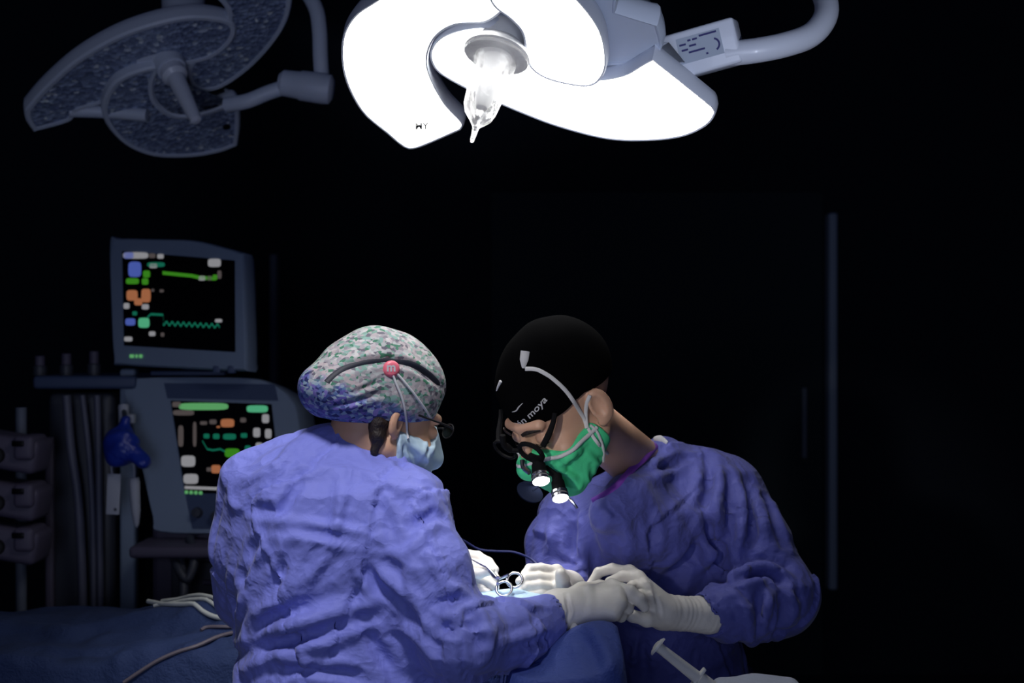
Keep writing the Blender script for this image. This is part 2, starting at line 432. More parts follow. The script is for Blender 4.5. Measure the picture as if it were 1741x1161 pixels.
b = MB(); b.lathe(HB-ax*0.05, ax, [(0, 0.0), (0, 0.045), (0.03, 0.045), (0.045, 0.06), (0.052, 0.06), (0.052, 0.0)]); b.build('handle_socket', M['handle'], lampL)
# small grey lettering on the left segment
def text_mesh(s, size=1.0, bold=0.0):
    cu = bpy.data.curves.new('t', 'FONT'); cu.body = s; cu.size = size; cu.offset = bold; cu.resolution_u = 3
    to = bpy.data.objects.new('t', cu); C.objects.link(to)
    dg = bpy.context.evaluated_depsgraph_get(); me = bpy.data.meshes.new_from_object(to.evaluated_get(dg))
    V = [tuple(v.co) for v in me.vertices]; Fs = [tuple(p.vertices) for p in me.polygons]
    bpy.data.objects.remove(to); bpy.data.curves.remove(cu); bpy.data.meshes.remove(me)
    xs = [v[0] for v in V]; ys = [v[1] for v in V]
    return [((v[0]-min(xs))/(max(xs)-min(xs)), v[1]/ (max(ys) if max(ys) > 0 else 1)) for v in V], Fs
def plane_pt(x, y, lift): u, v = un(x, y); return LC+e1*u+e2*v+Vector(n)*lift
V, Fs = text_mesh('MY', 1.0, 0.035)
tb = MB(); tb.add([plane_pt(707+23*u, 218-11*v-1*u, 0.003) for (u, v) in V], Fs, 0, False)
tb.build('lettering', M['greyink'], lampL, label='tiny grey letters')
# spot beams of the segments, aimed at the operating field
tgt = P(905, 985, 2.52)
for (x, y) in [(650, 150), (950, 60), (1090, 195), (700, 40)]:
    u, v = un(x, y); p = LC+e1*u+e2*v+Vector(n)*0.02
    l = lamp('lamp_beam', 'SPOT', p, tgt, 17, (1.0, 0.98, 0.95), spot_size=math.radians(26), spot_blend=0.9, shadow_soft_size=0.045)
# arm with label box
ad = Vector((0.90, -0.30, 0.20)).normalized(); az = Vector((-0.1, -0.12, 1)); ay = az.cross(ad).normalized(); az = ad.cross(ay).normalized()
R = Matrix((ad, ay, az)).transposed(); bc = P(1188, 88, 2.60)
b = MB(); b.box(bc, (0.155, 0.075, 0.082), R, bev=0.006); bx = b.build('arm_joint', M['lampw'], lampL)
lb = MB(); fcn = -ay*0.0386
def bp(u, v): return bc+ad*u+az*v+fcn
lb.poly([bp(-0.030, -0.018), bp(0.050, -0.018), bp(0.050, 0.028), bp(-0.030, 0.028)])
lab = lb.build('label_plate', M['label'], bx, label='small silver type label')
lk = MB()
for a in range(9):
    t0 = -1.2+a*0.27; t1 = t0+0.27
    lk.poly([bp(0.034+math.cos(t)*r, 0.002+math.sin(t)*r)-ay*0.0006 for (t, r) in ((t0, .009), (t0, .0125), (t1, .0125), (t1, .009))])
for i, (x0, x1, y) in enumerate([(-0.026, -0.014, 0.014), (-0.010, -0.004, 0.019), (-0.001, 0.008, 0.019), (-0.024, -0.012, 0.004), (-0.009, 0.004, 0.009), (-0.012, 0.018, -0.002), (0.018, 0.022, -0.012), (0.012, 0.044, 0.022)]):
    lk.poly([bp(x0, y)-ay*0.0006, bp(x1, y)-ay*0.0006, bp(x1, y+.0035)-ay*0.0006, bp(x0, y+.0035)-ay*0.0006])
lk.build('print', M['ink'], lab)
b = MB(); b.tube(PP([(1235, 92, 2.57), (1285, 86, 2.56), (1335, 76, 2.57), (1378, 60, 2.60), (1402, 32, 2.64), (1404, 2, 2.69), (1385, -35, 2.76), (1340, -85, 2.84), (1270, -140, 2.92)]), 0.0225, n=20)
b.tube([P(1270, -140, 2.92), P(1200, -170, 3.0), (0.35, 3.0, 2.6), (0.35, 3.0, RZ)], 0.03, n=20)
b.build('arm_tube', M['lampw'], lampL)

# ---- unlit lamp
DC = P(300, 120, 3.55); DN = (0.26, -0.42, -0.87)
frd = plane_map(DC, DN); nd = frd[0]
lampD = thing('surgical_lamp', 'unlit grey operating lamp with sparkling lenses, hanging at the upper left', 'operating lamp', DC)
md = bpy.data.materials.new('unlit_lens_cover'); md.use_nodes = True; nt = md.node_tree; bs = nt.nodes['Principled BSDF']
tc = nt.nodes.new('ShaderNodeTexCoord'); vo = nt.nodes.new('ShaderNodeTexVoronoi'); vo.inputs['Scale'].default_value = 85
nt.links.new(tc.outputs['Object'], vo.inputs['Vector'])
rp = nt.nodes.new('ShaderNodeValToRGB'); rp.color_ramp.elements[0].position = 0.0; rp.color_ramp.elements[0].color = (0.15, 0.19, 0.32, 1)
rp.color_ramp.elements[1].position = 1.0; rp.color_ramp.elements[1].color = (0.95, 1.0, 1.0, 1)
for p_, c_ in ((0.5, (0.26, 0.32, 0.48, 1)), (0.93, (0.40, 0.48, 0.66, 1))): e = rp.color_ramp.elements.new(p_); e.color = c_
sp = nt.nodes.new('ShaderNodeSeparateColor'); nt.links.new(vo.outputs['Color'], sp.inputs[0]); nt.links.new(sp.outputs[0], rp.inputs[0])
nt.links.new(rp.outputs[0], bs.inputs['Base Color']); bs.inputs['Roughness'].default_value = 0.18; bs.inputs['Specular IOR Level'].default_value = 0.8
bp_ = nt.nodes.new('ShaderNodeBump'); bp_.inputs['Strength'].default_value = 0.9; bp_.inputs['Distance'].default_value = 0.006
nt.links.new(vo.outputs['Distance'], bp_.inputs['Height']); nt.links.new(bp_.outputs[0], bs.inputs['Normal'])
M['lens'] = md
dp = [
 ([(57, 225), (44, 205), (42, 188), (75, 150), (130, 102), (200, 62), (270, 38), (330, 28), (385, 34), (402, 50), (392, 76), (360, 100), (315, 112), (265, 118), (215, 150), (172, 178), (135, 190), (118, 208)], (0, 2), 0.0),
 ([(330, -35), (385, 20), (372, 62), (345, 92), (322, 112), (318, 135), (335, 158), (372, 156), (415, 130), (455, 92), (485, 50), (497, 10), (494, -30), (440, -60), (380, -60)], (), 0.006),
 ([(172, 168), (178, 200), (210, 236), (258, 256), (320, 258), (370, 250), (402, 238), (406, 205), (406, 168), (395, 163), (355, 178), (318, 186), (288, 182), (264, 160), (260, 132), (268, 104), (225, 112), (190, 132)], (6, 8), -0.02)]
for (pl, sh, lf) in dp:
    hbm, cv, _ = slab(crom(pl, 5, sharp=sh), DC, frd, 0.05, lift=lf, rim=0.014, recess=0.004)
    h = hbm.build('lamp_segment', M['lampd'], lampD); cv.build('lens_cover', M['lens'], h, label='dark speckled lens cover')
b = MB(); HB2 = P(292, 118, 3.50); HT2 = P(334, 206, 3.40); ax = (HT2-HB2); L2 = ax.length; ax.normalize()
b.lathe(HB2-ax*0.09, ax, [(0, 0), (0, 0.08), (0.05, 0.075), (0.06, 0.04), (0.09, 0.036), (0.095, 0.0)]); b.build('handle_socket', M['lampd'], lampD)
b = MB(); b.lathe(HB2, ax, [(0, 0), (0, 0.030), (0.025, 0.032), (0.035, 0.022), (L2*.9, 0.016), (L2*.98, 0.013), (L2, 0.0)]); b.build('handle', M['lampw'], lampD)
b = MB(); b.lathe(P(310, 60, 3.66), (0, 0.1, 1), [(0, 0), (0, 0.05), (0.10, 0.055), (0.14, 0.04), (0.30, 0.04), (RZ-P(310, 60, 3.66).z, 0.04)]); b.build('ceiling_stalk', M['lampd'], lampD)
b = MB(); b.tube(PP([(385, 178, 3.52), (420, 172, 3.5), (455, 158, 3.5), (485, 148, 3.5)]), 0.0185, n=14); b.tube(PP([(250, 196, 3.62), (180, 190, 3.62), (118, 188, 3.60)]), 0.017, n=12)
b.tube(PP([(549, 160, 3.52), (545, 100, 3.52), (543, 50, 3.53), (535, 10, 3.55), (505, -30, 3.6), (440, -70, 3.7), (330, -110, 3.72)]), 0.019, n=16)
b.build('arm_tube', M['lampd'], lampD)
jd = (P(562, 152, 3.5)-P(478, 140, 3.5)).normalized(); b = MB()
b.lathe(P(474, 140, 3.5), jd, [(0, 0), (0, 0.022), (0.01, 0.032), (0.05, 0.034), (0.055, 0.037), (0.11, 0.038), (0.128, 0.036), (0.135, 0.025), (0.136, 0)]); b.build('arm_joint', M['lampd'], lampD)
# hole mark on the bottom segment
b = MB(); u, v = frd[3](383, 206); pc = DC+frd[1]*u+frd[2]*v+Vector(nd)*0.017; b.lathe(pc, nd, [(0, 0.0), (0, 0.010), (0.004, 0.010), (0.004, 0)]); b.build('screw_recess', M['black'], lampD)

# ------------------------------------------------------------------ equipment behind the assistant
M['eqp'] = mat('equipment_plastic', (0.20, 0.26, 0.37), 0.6)
M['eqd'] = mat('equipment_navy', (0.045, 0.07, 0.15), 0.6)
M['eqk'] = mat('equipment_dark', (0.035, 0.04, 0.06), 0.5)
M['mauve'] = mat('mauve_plastic', (0.075, 0.065, 0.11), 0.6)
M['tube'] = mat('grey_hose', (0.085, 0.09, 0.14), 0.5)
M['scrblk'] = mat('screen_glass', (0.002, 0.002, 0.004), 0.25, spec=0.2)
EC = {'w': (0.42, 0.42, 0.45), 'b': (0.10, 0.16, 0.62), 'g': (0.06, 0.34, 0.02), 't': (0.01, 0.20, 0.12), 'o': (0.55, 0.20, 0.09), 'm': (0.12, 0.62, 0.32), 'p': (0.16, 0.55, 0.20), 'x': (0.12, 0.10, 0.10)}
EK = list(EC); EM = [emat('screen_'+k, EC[k], 0.55) for k in EK]
def blob(mb, fpt, x0, y0, x1, y1, k, lift=0.0012, n=10):
    cx, cy, rx, ry = (x0+x1)/2, (y0+y1)/2, (x1-x0)/2, (y1-y0)/2
    vs = []
    for i in range(n*2):
        a = math.pi*i/n; ca, sa = math.cos(a), math.sin(a)
        vs.append(fpt(cx+rx*math.copysign(abs(ca)**.5, ca), cy+ry*math.copysign(abs(sa)**.5, sa), lift))
    mb.poly(vs, 1+EK.index(k))
def wave(mb, fpt, pts, wd, k, lift=0.0012):
    for i in range(len(pts)-1):
        (a, b), (c, d) = pts[i], pts[i+1]
        mb.poly([fpt(a, b-wd, lift), fpt(c, d-wd, lift), fpt(c, d+wd, lift), fpt(a, b+wd, lift)], 1+EK.index(k))
def face_frame(c, yaw, pitch, roll=0.0):
    """screen facing the camera side: local x right, z up, y into the device"""
    return Matrix.Rotation(yaw, 3, 'Z')@Matrix.Rotation(pitch, 3, 'X')@Matrix.Rotation(roll, 3, 'Y')
def screen_map(c, R):
    nrm = R@Vector((0, -1, 0))
    def f(x, y, lift=0.0):
        d = P(x, y, 1.0)-CAM; t = (c-CAM).dot(nrm)/d.dot(nrm); return CAM+d*t+nrm*lift
    return f
# patient monitor on top of the anaesthesia machine
YM = 3.75; mc = P(305, 516, YM); Rm = face_frame(mc, math.radians(-20), math.radians(-4), math.radians(3))
mon = thing('patient_monitor', 'upper patient monitor with few traces on a black screen, standing on the anaesthesia machine', 'monitor', (mc.x, mc.y+0.06, mc.z-0.19))
fm = screen_map(mc, Rm)
ol = crom([(190, 412), (205, 406), (265, 407), (330, 409), (375, 419), (412, 430), (417, 440), (420, 520), (422, 620), (412, 630), (310, 626), (208, 620), (197, 610), (192, 520)], 4)
b = MB(); m = len(ol); nrm = Rm@Vector((0, -1, 0))
def shrink(px, py, k): return (305+(px-305)*k, 516+(py-516)*k)
rings = [[fm(*shrink(*q, 0.975), 0.012) for q in ol], [fm(*shrink(*q, 0.995), 0.008) for q in ol], [fm(*q, 0.0) for q in ol], [fm(*q, -0.035) for q in ol], [fm(*shrink(*q, 0.93), -0.07) for q in ol], [fm(*shrink(*q, 0.8), -0.11) for q in ol]]
vs = [v for r in rings for v in r]; fs = [(i*m+k, i*m+(k+1) % m, (i+1)*m+(k+1) % m, (i+1)*m+k) for i in range(5) for k in range(m)]
fs.append(tuple(5*m+k for k in range(m))); fs.append(tuple(range(m-1, -1, -1)))
b.add(vs, fs); hs = b.build('housing', M['eqp'], mon)
s = MB(); s.poly([fm(213, 428, 0.014), fm(404, 444, 0.014), fm(405, 599, 0.014), fm(216, 588, 0.014)], 0)
f2 = lambda x, y, l=0.0: fm(x, y, 0.0145+l)
for (x0, y0, x1, y1, k) in [(215, 430, 258, 441, 'w'), (216, 430, 233, 441, 'b'), (259, 432, 270, 440, 'x'), (273, 433, 284, 441, 'w'), (359, 441, 381, 455, 'w'), (375, 461, 382, 475, 'x'), (224, 446, 246, 472, 'b'), (256, 447, 286, 455, 't'), (260, 449, 273, 457, 'w'), (249, 461, 261, 473, 'g'), (220, 474, 242, 484, 'g'), (247, 474, 258, 485, 'g'), (367, 468, 375, 477, 'g'), (343, 470, 355, 478, 'w'), (358, 470, 366, 478, 'x'), (221, 494, 240, 512, 'o'), (246, 492, 262, 515, 'o'), (234, 508, 248, 520, 'o'), (216, 516, 226, 526, 'w'), (247, 518, 259, 527, 'w'), (231, 530, 239, 537, 't'), (219, 542, 236, 554, 'b'), (241, 541, 260, 558, 'm'), (259, 564, 270, 572, 'w'), (279, 566, 285, 573, 'x'), (217, 573, 231, 581, 'w'), (371, 543, 383, 549, 'w'), (263, 492, 268, 497, 'x'), (277, 493, 284, 498, 'x')]:
    blob(s, f2, x0, y0, x1, y1, k)
wave(s, f2, [(282, 465), (332, 470), (345, 473), (372, 475)], 3.0, 'g')
wave(s, f2, [(256, 541), (262, 535), (283, 536), (284, 547)], 2.0, 't')
wave(s, f2, [(283+i*2.4, 550+i*0.12+(2.6 if i % 4 < 2 else -2.0)) for i in range(41)], 2.2, 't', 0.0014)
s.build('screen', [M['scrblk']]+EM, mon, label='black screen with green and white traces')
l = MB(); 
for (x0, x1) in ((226, 234), (236, 240), (242, 248)): blob(l, f2, x0, 603, x1, 609, 'p')
l.build('indicator_light', [M['eqk']]+EM, mon, label='green indicator lights')
b = MB(); b.tube([mc-nrm*-0.0+Vector((0.01, 0.10, -0.14)), mc+Vector((0.01, 0.12, -0.186))], 0.03); b.box((mc.x+0.01, mc.y+0.12, mc.z-0.185), (0.2, 0.14, 0.012), bev=0.004)
b.build('monitor_foot', M['eqd'], mon)
for xx in (370, 395): b = MB(); b.box(fm(xx, 628, 0.0), (0.02, 0.03, 0.02), bev=0.004); b.build('connector', M['eqd'], mon)

# anaesthesia machine
YA = 3.75
am = thing('anesthesia_machine', 'tall grey anaesthesia machine with a slanted screen full of readings, behind the assistant', 'anesthesia machine', (P(360, 900, YA).x, YA+0.2, 0))
Ra = face_frame(None, math.radians(-9), math.radians(-8), 0); ac = P(380, 760, YA); fa = screen_map(ac, Ra)
def panel(ol, depth, sc0=0.985, mat_='eqp', name='display_housing', ctr=(365, 760)):
    b = MB(); m = len(ol)
    sh = lambda q, k: (ctr[0]+(q[0]-ctr[0])*k, ctr[1]+(q[1]-ctr[1])*k)
    rg = [[fa(*sh(q, sc0), 0.012) for q in ol], [fa(*q, 0.0) for q in ol], [fa(*q, -depth*.8) for q in ol], [fa(*sh(q, .92), -depth) for q in ol]]
    vs = [v for r in rg for v in r]; fs = [(i*m+k, i*m+(k+1) % m, (i+1)*m+(k+1) % m, (i+1)*m+k) for i in range(3) for k in range(m)]
    fs.append(tuple(3*m+k for k in range(m))); fs.append(tuple(range(m-1, -1, -1))); b.add(vs, fs)
    return b.build(name, M[mat_], am)
panel(crom([(214, 650), (250, 642), (330, 641), (430, 643), (470, 655), (500, 680), (512, 720), (528, 880), (520, 905), (400, 908), (275, 905), (262, 880), (240, 780), (222, 700)], 4), 0.16)
b = MB()
def fq(mb, pts, lift): mb.poly([fa(x, y, lift) for (x, y) in pts])
fq(b, [(282, 652), (470, 654), (476, 682), (288, 678)], 0.0135); b.build('dark_fascia', M['eqd'], am); b = MB(); fq(b, [(318, 838), (480, 842), (485, 900), (330, 899)], 0.0135)
b.build('knob_panel', M['eqd'], am)
s = MB(); s.poly([fa(294, 682, 0.015), fa(465, 688, 0.015), fa(482, 842, 0.015), fa(318, 838, 0.015)], 0)
f3 = lambda x, y, l=0.0: fa(x, y, 0.0155+l)
for (x0, y0, x1, y1, k) in [(297, 684, 312, 693, 'x'), (308, 686, 392, 698, 'p'), (423, 690, 459, 702, 'm'), (298, 698, 334, 707, 'x'), (379, 713, 402, 727, 'o'), (412, 711, 422, 719, 'x'), (449, 705, 461, 720, 'w'), (434, 728, 446, 744, 'w'), (454, 730, 465, 746, 'w'), (438, 753, 450, 769, 'w'), (457, 754, 468, 764, 'w'), (350, 738, 360, 746, 't'), (366, 738, 377, 747, 't'), (383, 738, 405, 748, 't'), (413, 737, 424, 745, 't'), (386, 763, 411, 778, 'g'), (420, 758, 430, 768, 't'), (344, 717, 356, 723, 'x'), (360, 714, 372, 722, 'x'), (307, 724, 316, 760, 'x'), (332, 718, 338, 760, 'x'), (312, 775, 336, 794, 'w'), (316, 806, 341, 823, 'w'), (355, 795, 364, 802, 'x'), (363, 791, 379, 805, 'o'), (384, 792, 414, 804, 'o'), (372, 725, 378, 728, 'o')]:
    blob(s, f3, x0, y0, x1, y1, k)
wave(s, f3, [(348, 750), (356, 764), (366, 766), (378, 764), (386, 768)], 1.6, 't'); wave(s, f3, [(318, 829), (398, 832), (430, 834)], 2.6, 'w')
for i in range(4): blob(s, f3, 318+i*8, 834+i*.4, 324+i*8, 840+i*.4, 'p')
s.build('screen', [M['scrblk']]+EM, am, label='screen with green, orange and white readings')
# knobs below the screen
for (x, y) in ((340, 872), (372, 878), (405, 880)):
    k = MB(); k.lathe(fa(x, y, 0.014), -(Ra@Vector((0, 1, 0))), [(0, 0), (0, 0.014), (0.018, 0.012), (0.019, 0)], n=20); k.build('knob', M['eqk'], am)
bx0 = P(290, 1000, YA); 
b = MB(); b.box(((P(255, 0, YA).x+P(520, 0, YA).x)/2, YA+0.22, 0.60), (P(520, 0, YA).x-P(255, 0, YA).x, 0.42, 0.94), bev=0.02); b.build('cabinet', M['mauve'], am)
b = MB(); b.box(((P(240, 0, YA).x+P(525, 0, YA).x)/2, YA+0.12, P(0, 925, YA).z), (P(525, 0, YA).x-P(250, 0, YA).x, 0.55, 0.03), bev=0.01); b.build('work_shelf', M['mauve'], am)
for i in range(3):
    d = MB(); d.box((P(400, 0, YA).x, YA+0.006, 0.78-i*0.2), (0.34, 0.016, 0.18), bev=0.006); dr = d.build('drawer', M['eqk'], am)
    h = MB(); h.tube([P(350, 0, YA).xy.to_3d()+Vector((0, -0.03, 0.82-i*0.2)), P(450, 0, YA).xy.to_3d()+Vector((0, -0.03, 0.82-i*0.2))], 0.007); h.build('drawer_handle', M['mauve'], dr)
b = MB(); b.box((P(203, 0, YA).x, YA+0.10, (P(0, 628, YA).z+0.1)/2), (0.042, 0.05, P(0, 628, YA).z-0.1), bev=0.008); b.build('side_post', M['eqp'], am)
for (x, y) in ((262, 3.72), (515, 3.72), (262, 4.1), (515, 4.1)):
    k = MB(); c_ = P(x, 0, y); k.lathe((c_.x-0.02, y+0.05, 0.06), (1, 0, 0), [(0, 0), (0, 0.055), (0.005, 0.06), (0.035, 0.06), (0.04, 0.055), (0.04, 0)], n=24); k.box((c_.x, y+0.05, 0.12), (0.03, 0.05, 0.06), bev=0.008); k.build('wheel', M['eqk'], am)
# breathing hoses looped from the shelf
for pl in ([(290, 925, 3.70), (300, 960, 3.62), (318, 985, 3.60), (330, 950, 3.62), (322, 915, 3.68)], [(305, 930, 3.66), (312, 1000, 3.60), (306, 1060, 3.6), (300, 1140, 3.62)]):
    k = MB(); k.tube(PP(pl), 0.012, n=10, cr=6); k.build('breathing_hose', M['eqk'], am)

# supply column with hanging tubes at its left
YV = 3.8
col = thing('supply_column', 'dark supply column with pale hoses running down its front, left of the anaesthesia machine', 'medical column', (P(130, 0, YV).x, YV+0.2, 0))
x0, x1 = P(76, 0, YV).x, P(188, 0, YV).x
b = MB(); b.box(((x0+x1)/2, YV+0.2, P(0, 668, YV).z/2), (x1-x0, 0.36, P(0, 668, YV).z), bev=0.02); b.build('cabinet', M['eqk'], col)
b = MB(); b.box(((x0+x1)/2+0.02, YV+0.18, P(0, 650, YV).z), (x1-x0+0.10, 0.38, 0.035), bev=0.01); b.build('top_shelf', M['eqd'], col)
b = MB(); b.box((P(84, 0, YV).x, YV+0.005, 0.62), (0.022, 0.02, 1.15), bev=0.006); b.build('edge_rail', M['mauve'], col)
for pl, r in (([(113, 672), (120, 760), (133, 850), (140, 1000), (141, 1200)], 0.012), ([(140, 672), (152, 780), (158, 900), (160, 1150)], 0.008), ([(165, 672), (168, 800), (172, 1150)], 0.009)):
    k = MB(); k.tube(PP(pl, 3.77), r, n=10); k.build('hose', M['tube'], col)
# three small bottles standing on the column
for i, (x, y) in enumerate([(68, 620), (113, 616), (160, 612)]):
    Yb = 3.86; p = P(x, y, Yb); zb = P(0, 650, YV).z+0.0175
    t = thing('vaporizer_bottle', ['leftmost of three small dim bottles on the supply column', 'middle one of three small dim bottles on the supply column', 'rightmost of three small dim bottles, nearest the monitor'][i], 'bottle', (p.x, Yb, zb), 'small bottles on the supply column')
    b = MB(); h = p.z+0.024-zb
    b.lathe((0, 0, 0), (0, 0, 1), [(0, 0), (0, 0.018), (h*.45, 0.018), (h*.52, 0.010), (h*.55, 0.009), (h*.55, 0)], n=20); b.build('glass', M['eqk'], t, local=True)
    b = MB(); b.lathe((0, 0, h*.5), (0, 0, 1), [(0, 0), (0, 0.013), (h*.48, 0.013), (h*.5, 0.011), (h*.5, 0)], n=20); b.build('cap', M['mauve'], t, local=True)
# infusion pumps stacked on a pole at the left edge
px = P(10, 0, 3.55).x
pole = thing('infusion_pole', 'dark pole carrying three infusion pumps at the left edge', 'pole', (px, 3.66, 0))
b = MB(); b.tube([(px, 3.66, 0.03), (px, 3.66, 1.28)], 0.014); b.build('pole', M['trimd'], pole)
for k in range(5):
    a = k*1.2566; b = MB(); b.tube([(px, 3.66, 0.07), (px+.13*math.cos(a), 3.66+.13*math.sin(a), 0.045)], 0.012); b.lathe((px+.13*math.cos(a)-.012, 3.66+.13*math.sin(a), 0.025), (1, 0, 0), [(0, 0), (0, .025), (.024, .025), (.024, 0)], n=16); b.build('foot', M['eqk'], pole)
proto = None
for i, y in enumerate((768, 848, 922)):
    p = P(12, y, 3.55)
    lbl = ['topmost of the three dark infusion pumps at the left edge', 'middle one of the three stacked dark infusion pumps', 'lowest of the three stacked dark infusion pumps'][i]
    t = thing('infusion_pump', lbl, 'infusion pump', (p.x, 3.58, p.z), 'infusion pumps on the pole')
    if proto is None:
        b = MB(); b.box((0, 0, 0), (0.17, 0.13, 0.085), Matrix.Rotation(math.radians(10), 3, 'Y'), bev=0.016); b.box((0.055, -0.02, 0.012), (0.05, 0.12, 0.06), bev=0.012); b.build('pump_body', M['mauve'], t, local=True)
        b = MB(); b.lathe((-0.012, -0.066, -0.006), (0, -1, 0), [(0, 0), (0, 0.020), (0.014, 0.018), (0.015, 0)], n=24); b.build('knob', M['black'], t, local=True)
        b = MB(); b.box((0.045, -0.082, 0.024), (0.03, 0.006, 0.014), bev=0.002); b.build('display', M['scrblk'], t, local=True)
        proto = t
    else:
        for ch in proto.children:
            c2 = ch.copy(); C.objects.link(c2); c2.parent = t
# blue bag and tags hanging from the machine post
M['bluebag'] = mat('blue_rubber', (0.010, 0.03, 0.30), 0.35, bump=[(30, 0.6, 0.01, 'noise')])
bg_ = thing('breathing_bag', 'crumpled blue bag hanging from the post of the anaesthesia machine', 'bag', P(210, 712, 3.66))
def bagf(p):
    d = ell(p, P(205, 762, 3.64), (0.045, 0.03, 0.05)); e = rcone(p, P(200, 745, 3.64), P(242, 785, 3.62), 0.026, 0.020)
    d = smin(d, e, 0.02); d = smin(d, rcone(p, P(212, 715, 3.66), P(210, 745, 3.65), 0.012, 0.02), 0.015)
    return d+0.004*fnoise(p.astype(float), 70, 3).astype(np.float32)
c0 = np.array(P(212, 755, 3.64)); V, Q = nets(bagf, c0-0.1, c0+0.1, 0.004)
link('bag', from_np(V, Q), M['bluebag'], bg_)
b = MB(); b.tube([P(212, 716, 3.66), P(211, 700, 3.70), P(203, 694, 3.80)], 0.006); b.build('hook_loop', M['eqk'], bg_)
M['tag'] = mat('pale_tag', (0.36, 0.38, 0.46), 0.6)
t1 = thing('hanging_tag', 'flat pale tag hanging under the blue bag', 'tag', P(193, 775, 3.66))
b = MB(); b.box(P(193, 840, 3.66), (0.034, 0.004, 0.105), Matrix.Rotation(0.04, 3, 'Y'), bev=0.001); tg_ = b.build('card', M['tag'], t1)
b = MB(); b.tube(PP([(204, 765, 3.65), (190, 790, 3.655), (192, 812, 3.66)]), 0.0025, n=6); b.build('string', M['tag'], t1)
b = MB(); b.lathe(P(196, 866, 3.6575), (0, -1, 0), [(0, 0), (0, 0.004), (0.001, 0.004), (0.001, 0)], n=12); b.build('eyelet', M['eqk'], t1)
t2 = thing('drip_chamber', 'narrow pale tube with a pointed end hanging beside the pale tag', 'tube', P(230, 775, 3.66))
b = MB(); b.lathe(P(228, 812, 3.66), (0.05, 0, -1), [(0, 0), (0, 0.012), (0.01, 0.014), (0.085, 0.012), (0.12, 0.007), (0.13, 0)], n=16); b.build('chamber', M['tag'], t2)
b = MB(); b.tube(PP([(222, 775, 3.65), (228, 795, 3.655), (228, 813, 3.66)]), 0.003, n=6); b.build('line', M['tag'], t2)
b = MB(); b.tube(PP([(210, 690, 3.72), (211, 722, 3.70)]), 0.014, n=12); b.box(P(220, 712, 3.70), (0.03, 0.03, 0.025), bev=0.005)
o = b.build('gas_connector', M['tag']); tag(o, 'small pale connector clipped to the post above the blue bag', 'connector')

# ------------------------------------------------------------------ people: materials
def gown_mat(name, col):
    m = mat(name, col, 0.62, spec=0.25, sheen=0.12, bump=[(9, 0.55, 0.03, 'noise'), (26, 0.35, 0.010, 'crumple'), (420, 0.25, 0.001, 'noise')])
    return m
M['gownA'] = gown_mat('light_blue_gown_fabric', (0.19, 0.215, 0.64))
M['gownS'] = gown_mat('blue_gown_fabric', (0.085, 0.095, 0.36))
M['skin'] = mat('skin', (0.56, 0.32, 0.21), 0.5, spec=0.35, sss=0.15, var=0.12, bump=[(160, 0.15, 0.001, 'noise')])
M['skinS'] = mat('surgeon_skin', (0.56, 0.33, 0.23), 0.48, spec=0.4, sss=0.15, var=0.15, bump=[(140, 0.2, 0.0012, 'noise')])
M['hair'] = mat('dark_hair', (0.015, 0.008, 0.006), 0.6, bump=[(200, 0.8, 0.003, 'noise')])
M['glove'] = mat('latex_glove', (0.78, 0.74, 0.68), 0.45, spec=0.4, bump=[(45, 0.35, 0.003, 'noise'), (140, 0.2, 0.001, 'noise')])
M['maskA'] = mat('pale_blue_mask', (0.42, 0.56, 0.66), 0.75, bump=[(40, 0.4, 0.003, 'noise')])
M['maskS'] = mat('green_mask', (0.06, 0.62, 0.27), 0.75, bump=[(35, 0.4, 0.003, 'noise')])
M['white'] = mat('white_tape', (0.55, 0.55, 0.57), 0.7)
M['capS'] = mat('black_cap_fabric', (0.0016, 0.0016, 0.002), 0.95, spec=0.02)
M['purple'] = mat('purple_trim', (0.20, 0.05, 0.42), 0.7)
M['pink'] = mat('pink_button', (0.80, 0.16, 0.22), 0.4)
M['scrub'] = mat('navy_scrubs', (0.02, 0.03, 0.12), 0.8)
M['shoe'] = mat('white_clog', (0.5, 0.5, 0.5), 0.5)
M['navyband'] = mat('navy_band', (0.008, 0.010, 0.022), 0.6)
# printed cap: mosaic of grey, pink, white and green, blue and violet at the back
mc_ = bpy.data.materials.new('mosaic_cap_print'); mc_.use_nodes = True; nt = mc_.node_tree; bs = nt.nodes['Principled BSDF']; bs.inputs['Roughness'].default_value = 0.75
tc = nt.nodes.new('ShaderNodeTexCoord'); mp = nt.nodes.new('ShaderNodeMapping'); mp.inputs['Scale'].default_value = (1.0, 1.0, 1.5)
nz = nt.nodes.new('ShaderNodeTexNoise'); nz.inputs['Scale'].default_value = 60
ad_ = nt.nodes.new('ShaderNodeMixRGB'); ad_.blend_type = 'ADD'; ad_.inputs[0].default_value = 0.012
vo = nt.nodes.new('ShaderNodeTexVoronoi'); vo.inputs['Scale'].default_value = 145
nt.links.new(tc.outputs['Object'], mp.inputs[0]); nt.links.new(tc.outputs['Object'], nz.inputs['Vector']); nt.links.new(mp.outputs[0], ad_.inputs[1]); nt.links.new(nz.outputs['Color'], ad_.inputs[2]); nt.links.new(ad_.outputs[0], vo.inputs['Vector'])
sp = nt.nodes.new('ShaderNodeSeparateColor'); nt.links.new(vo.outputs['Color'], sp.inputs[0])
def cramp(cols):
    cols = [tuple(c*.74 for c in q) for q in cols]
    r = nt.nodes.new('ShaderNodeValToRGB'); r.color_ramp.interpolation = 'CONSTANT'; el = r.color_ramp.elements
    el[0].position = 0; el[0].color = (*cols[0], 1); el[1].position = 1/len(cols); el[1].color = (*cols[1], 1)
    for i in range(2, len(cols)): e = el.new(i/len(cols)); e.color = (*cols[i], 1)
    nt.links.new(sp.outputs[0], r.inputs[0]); return r
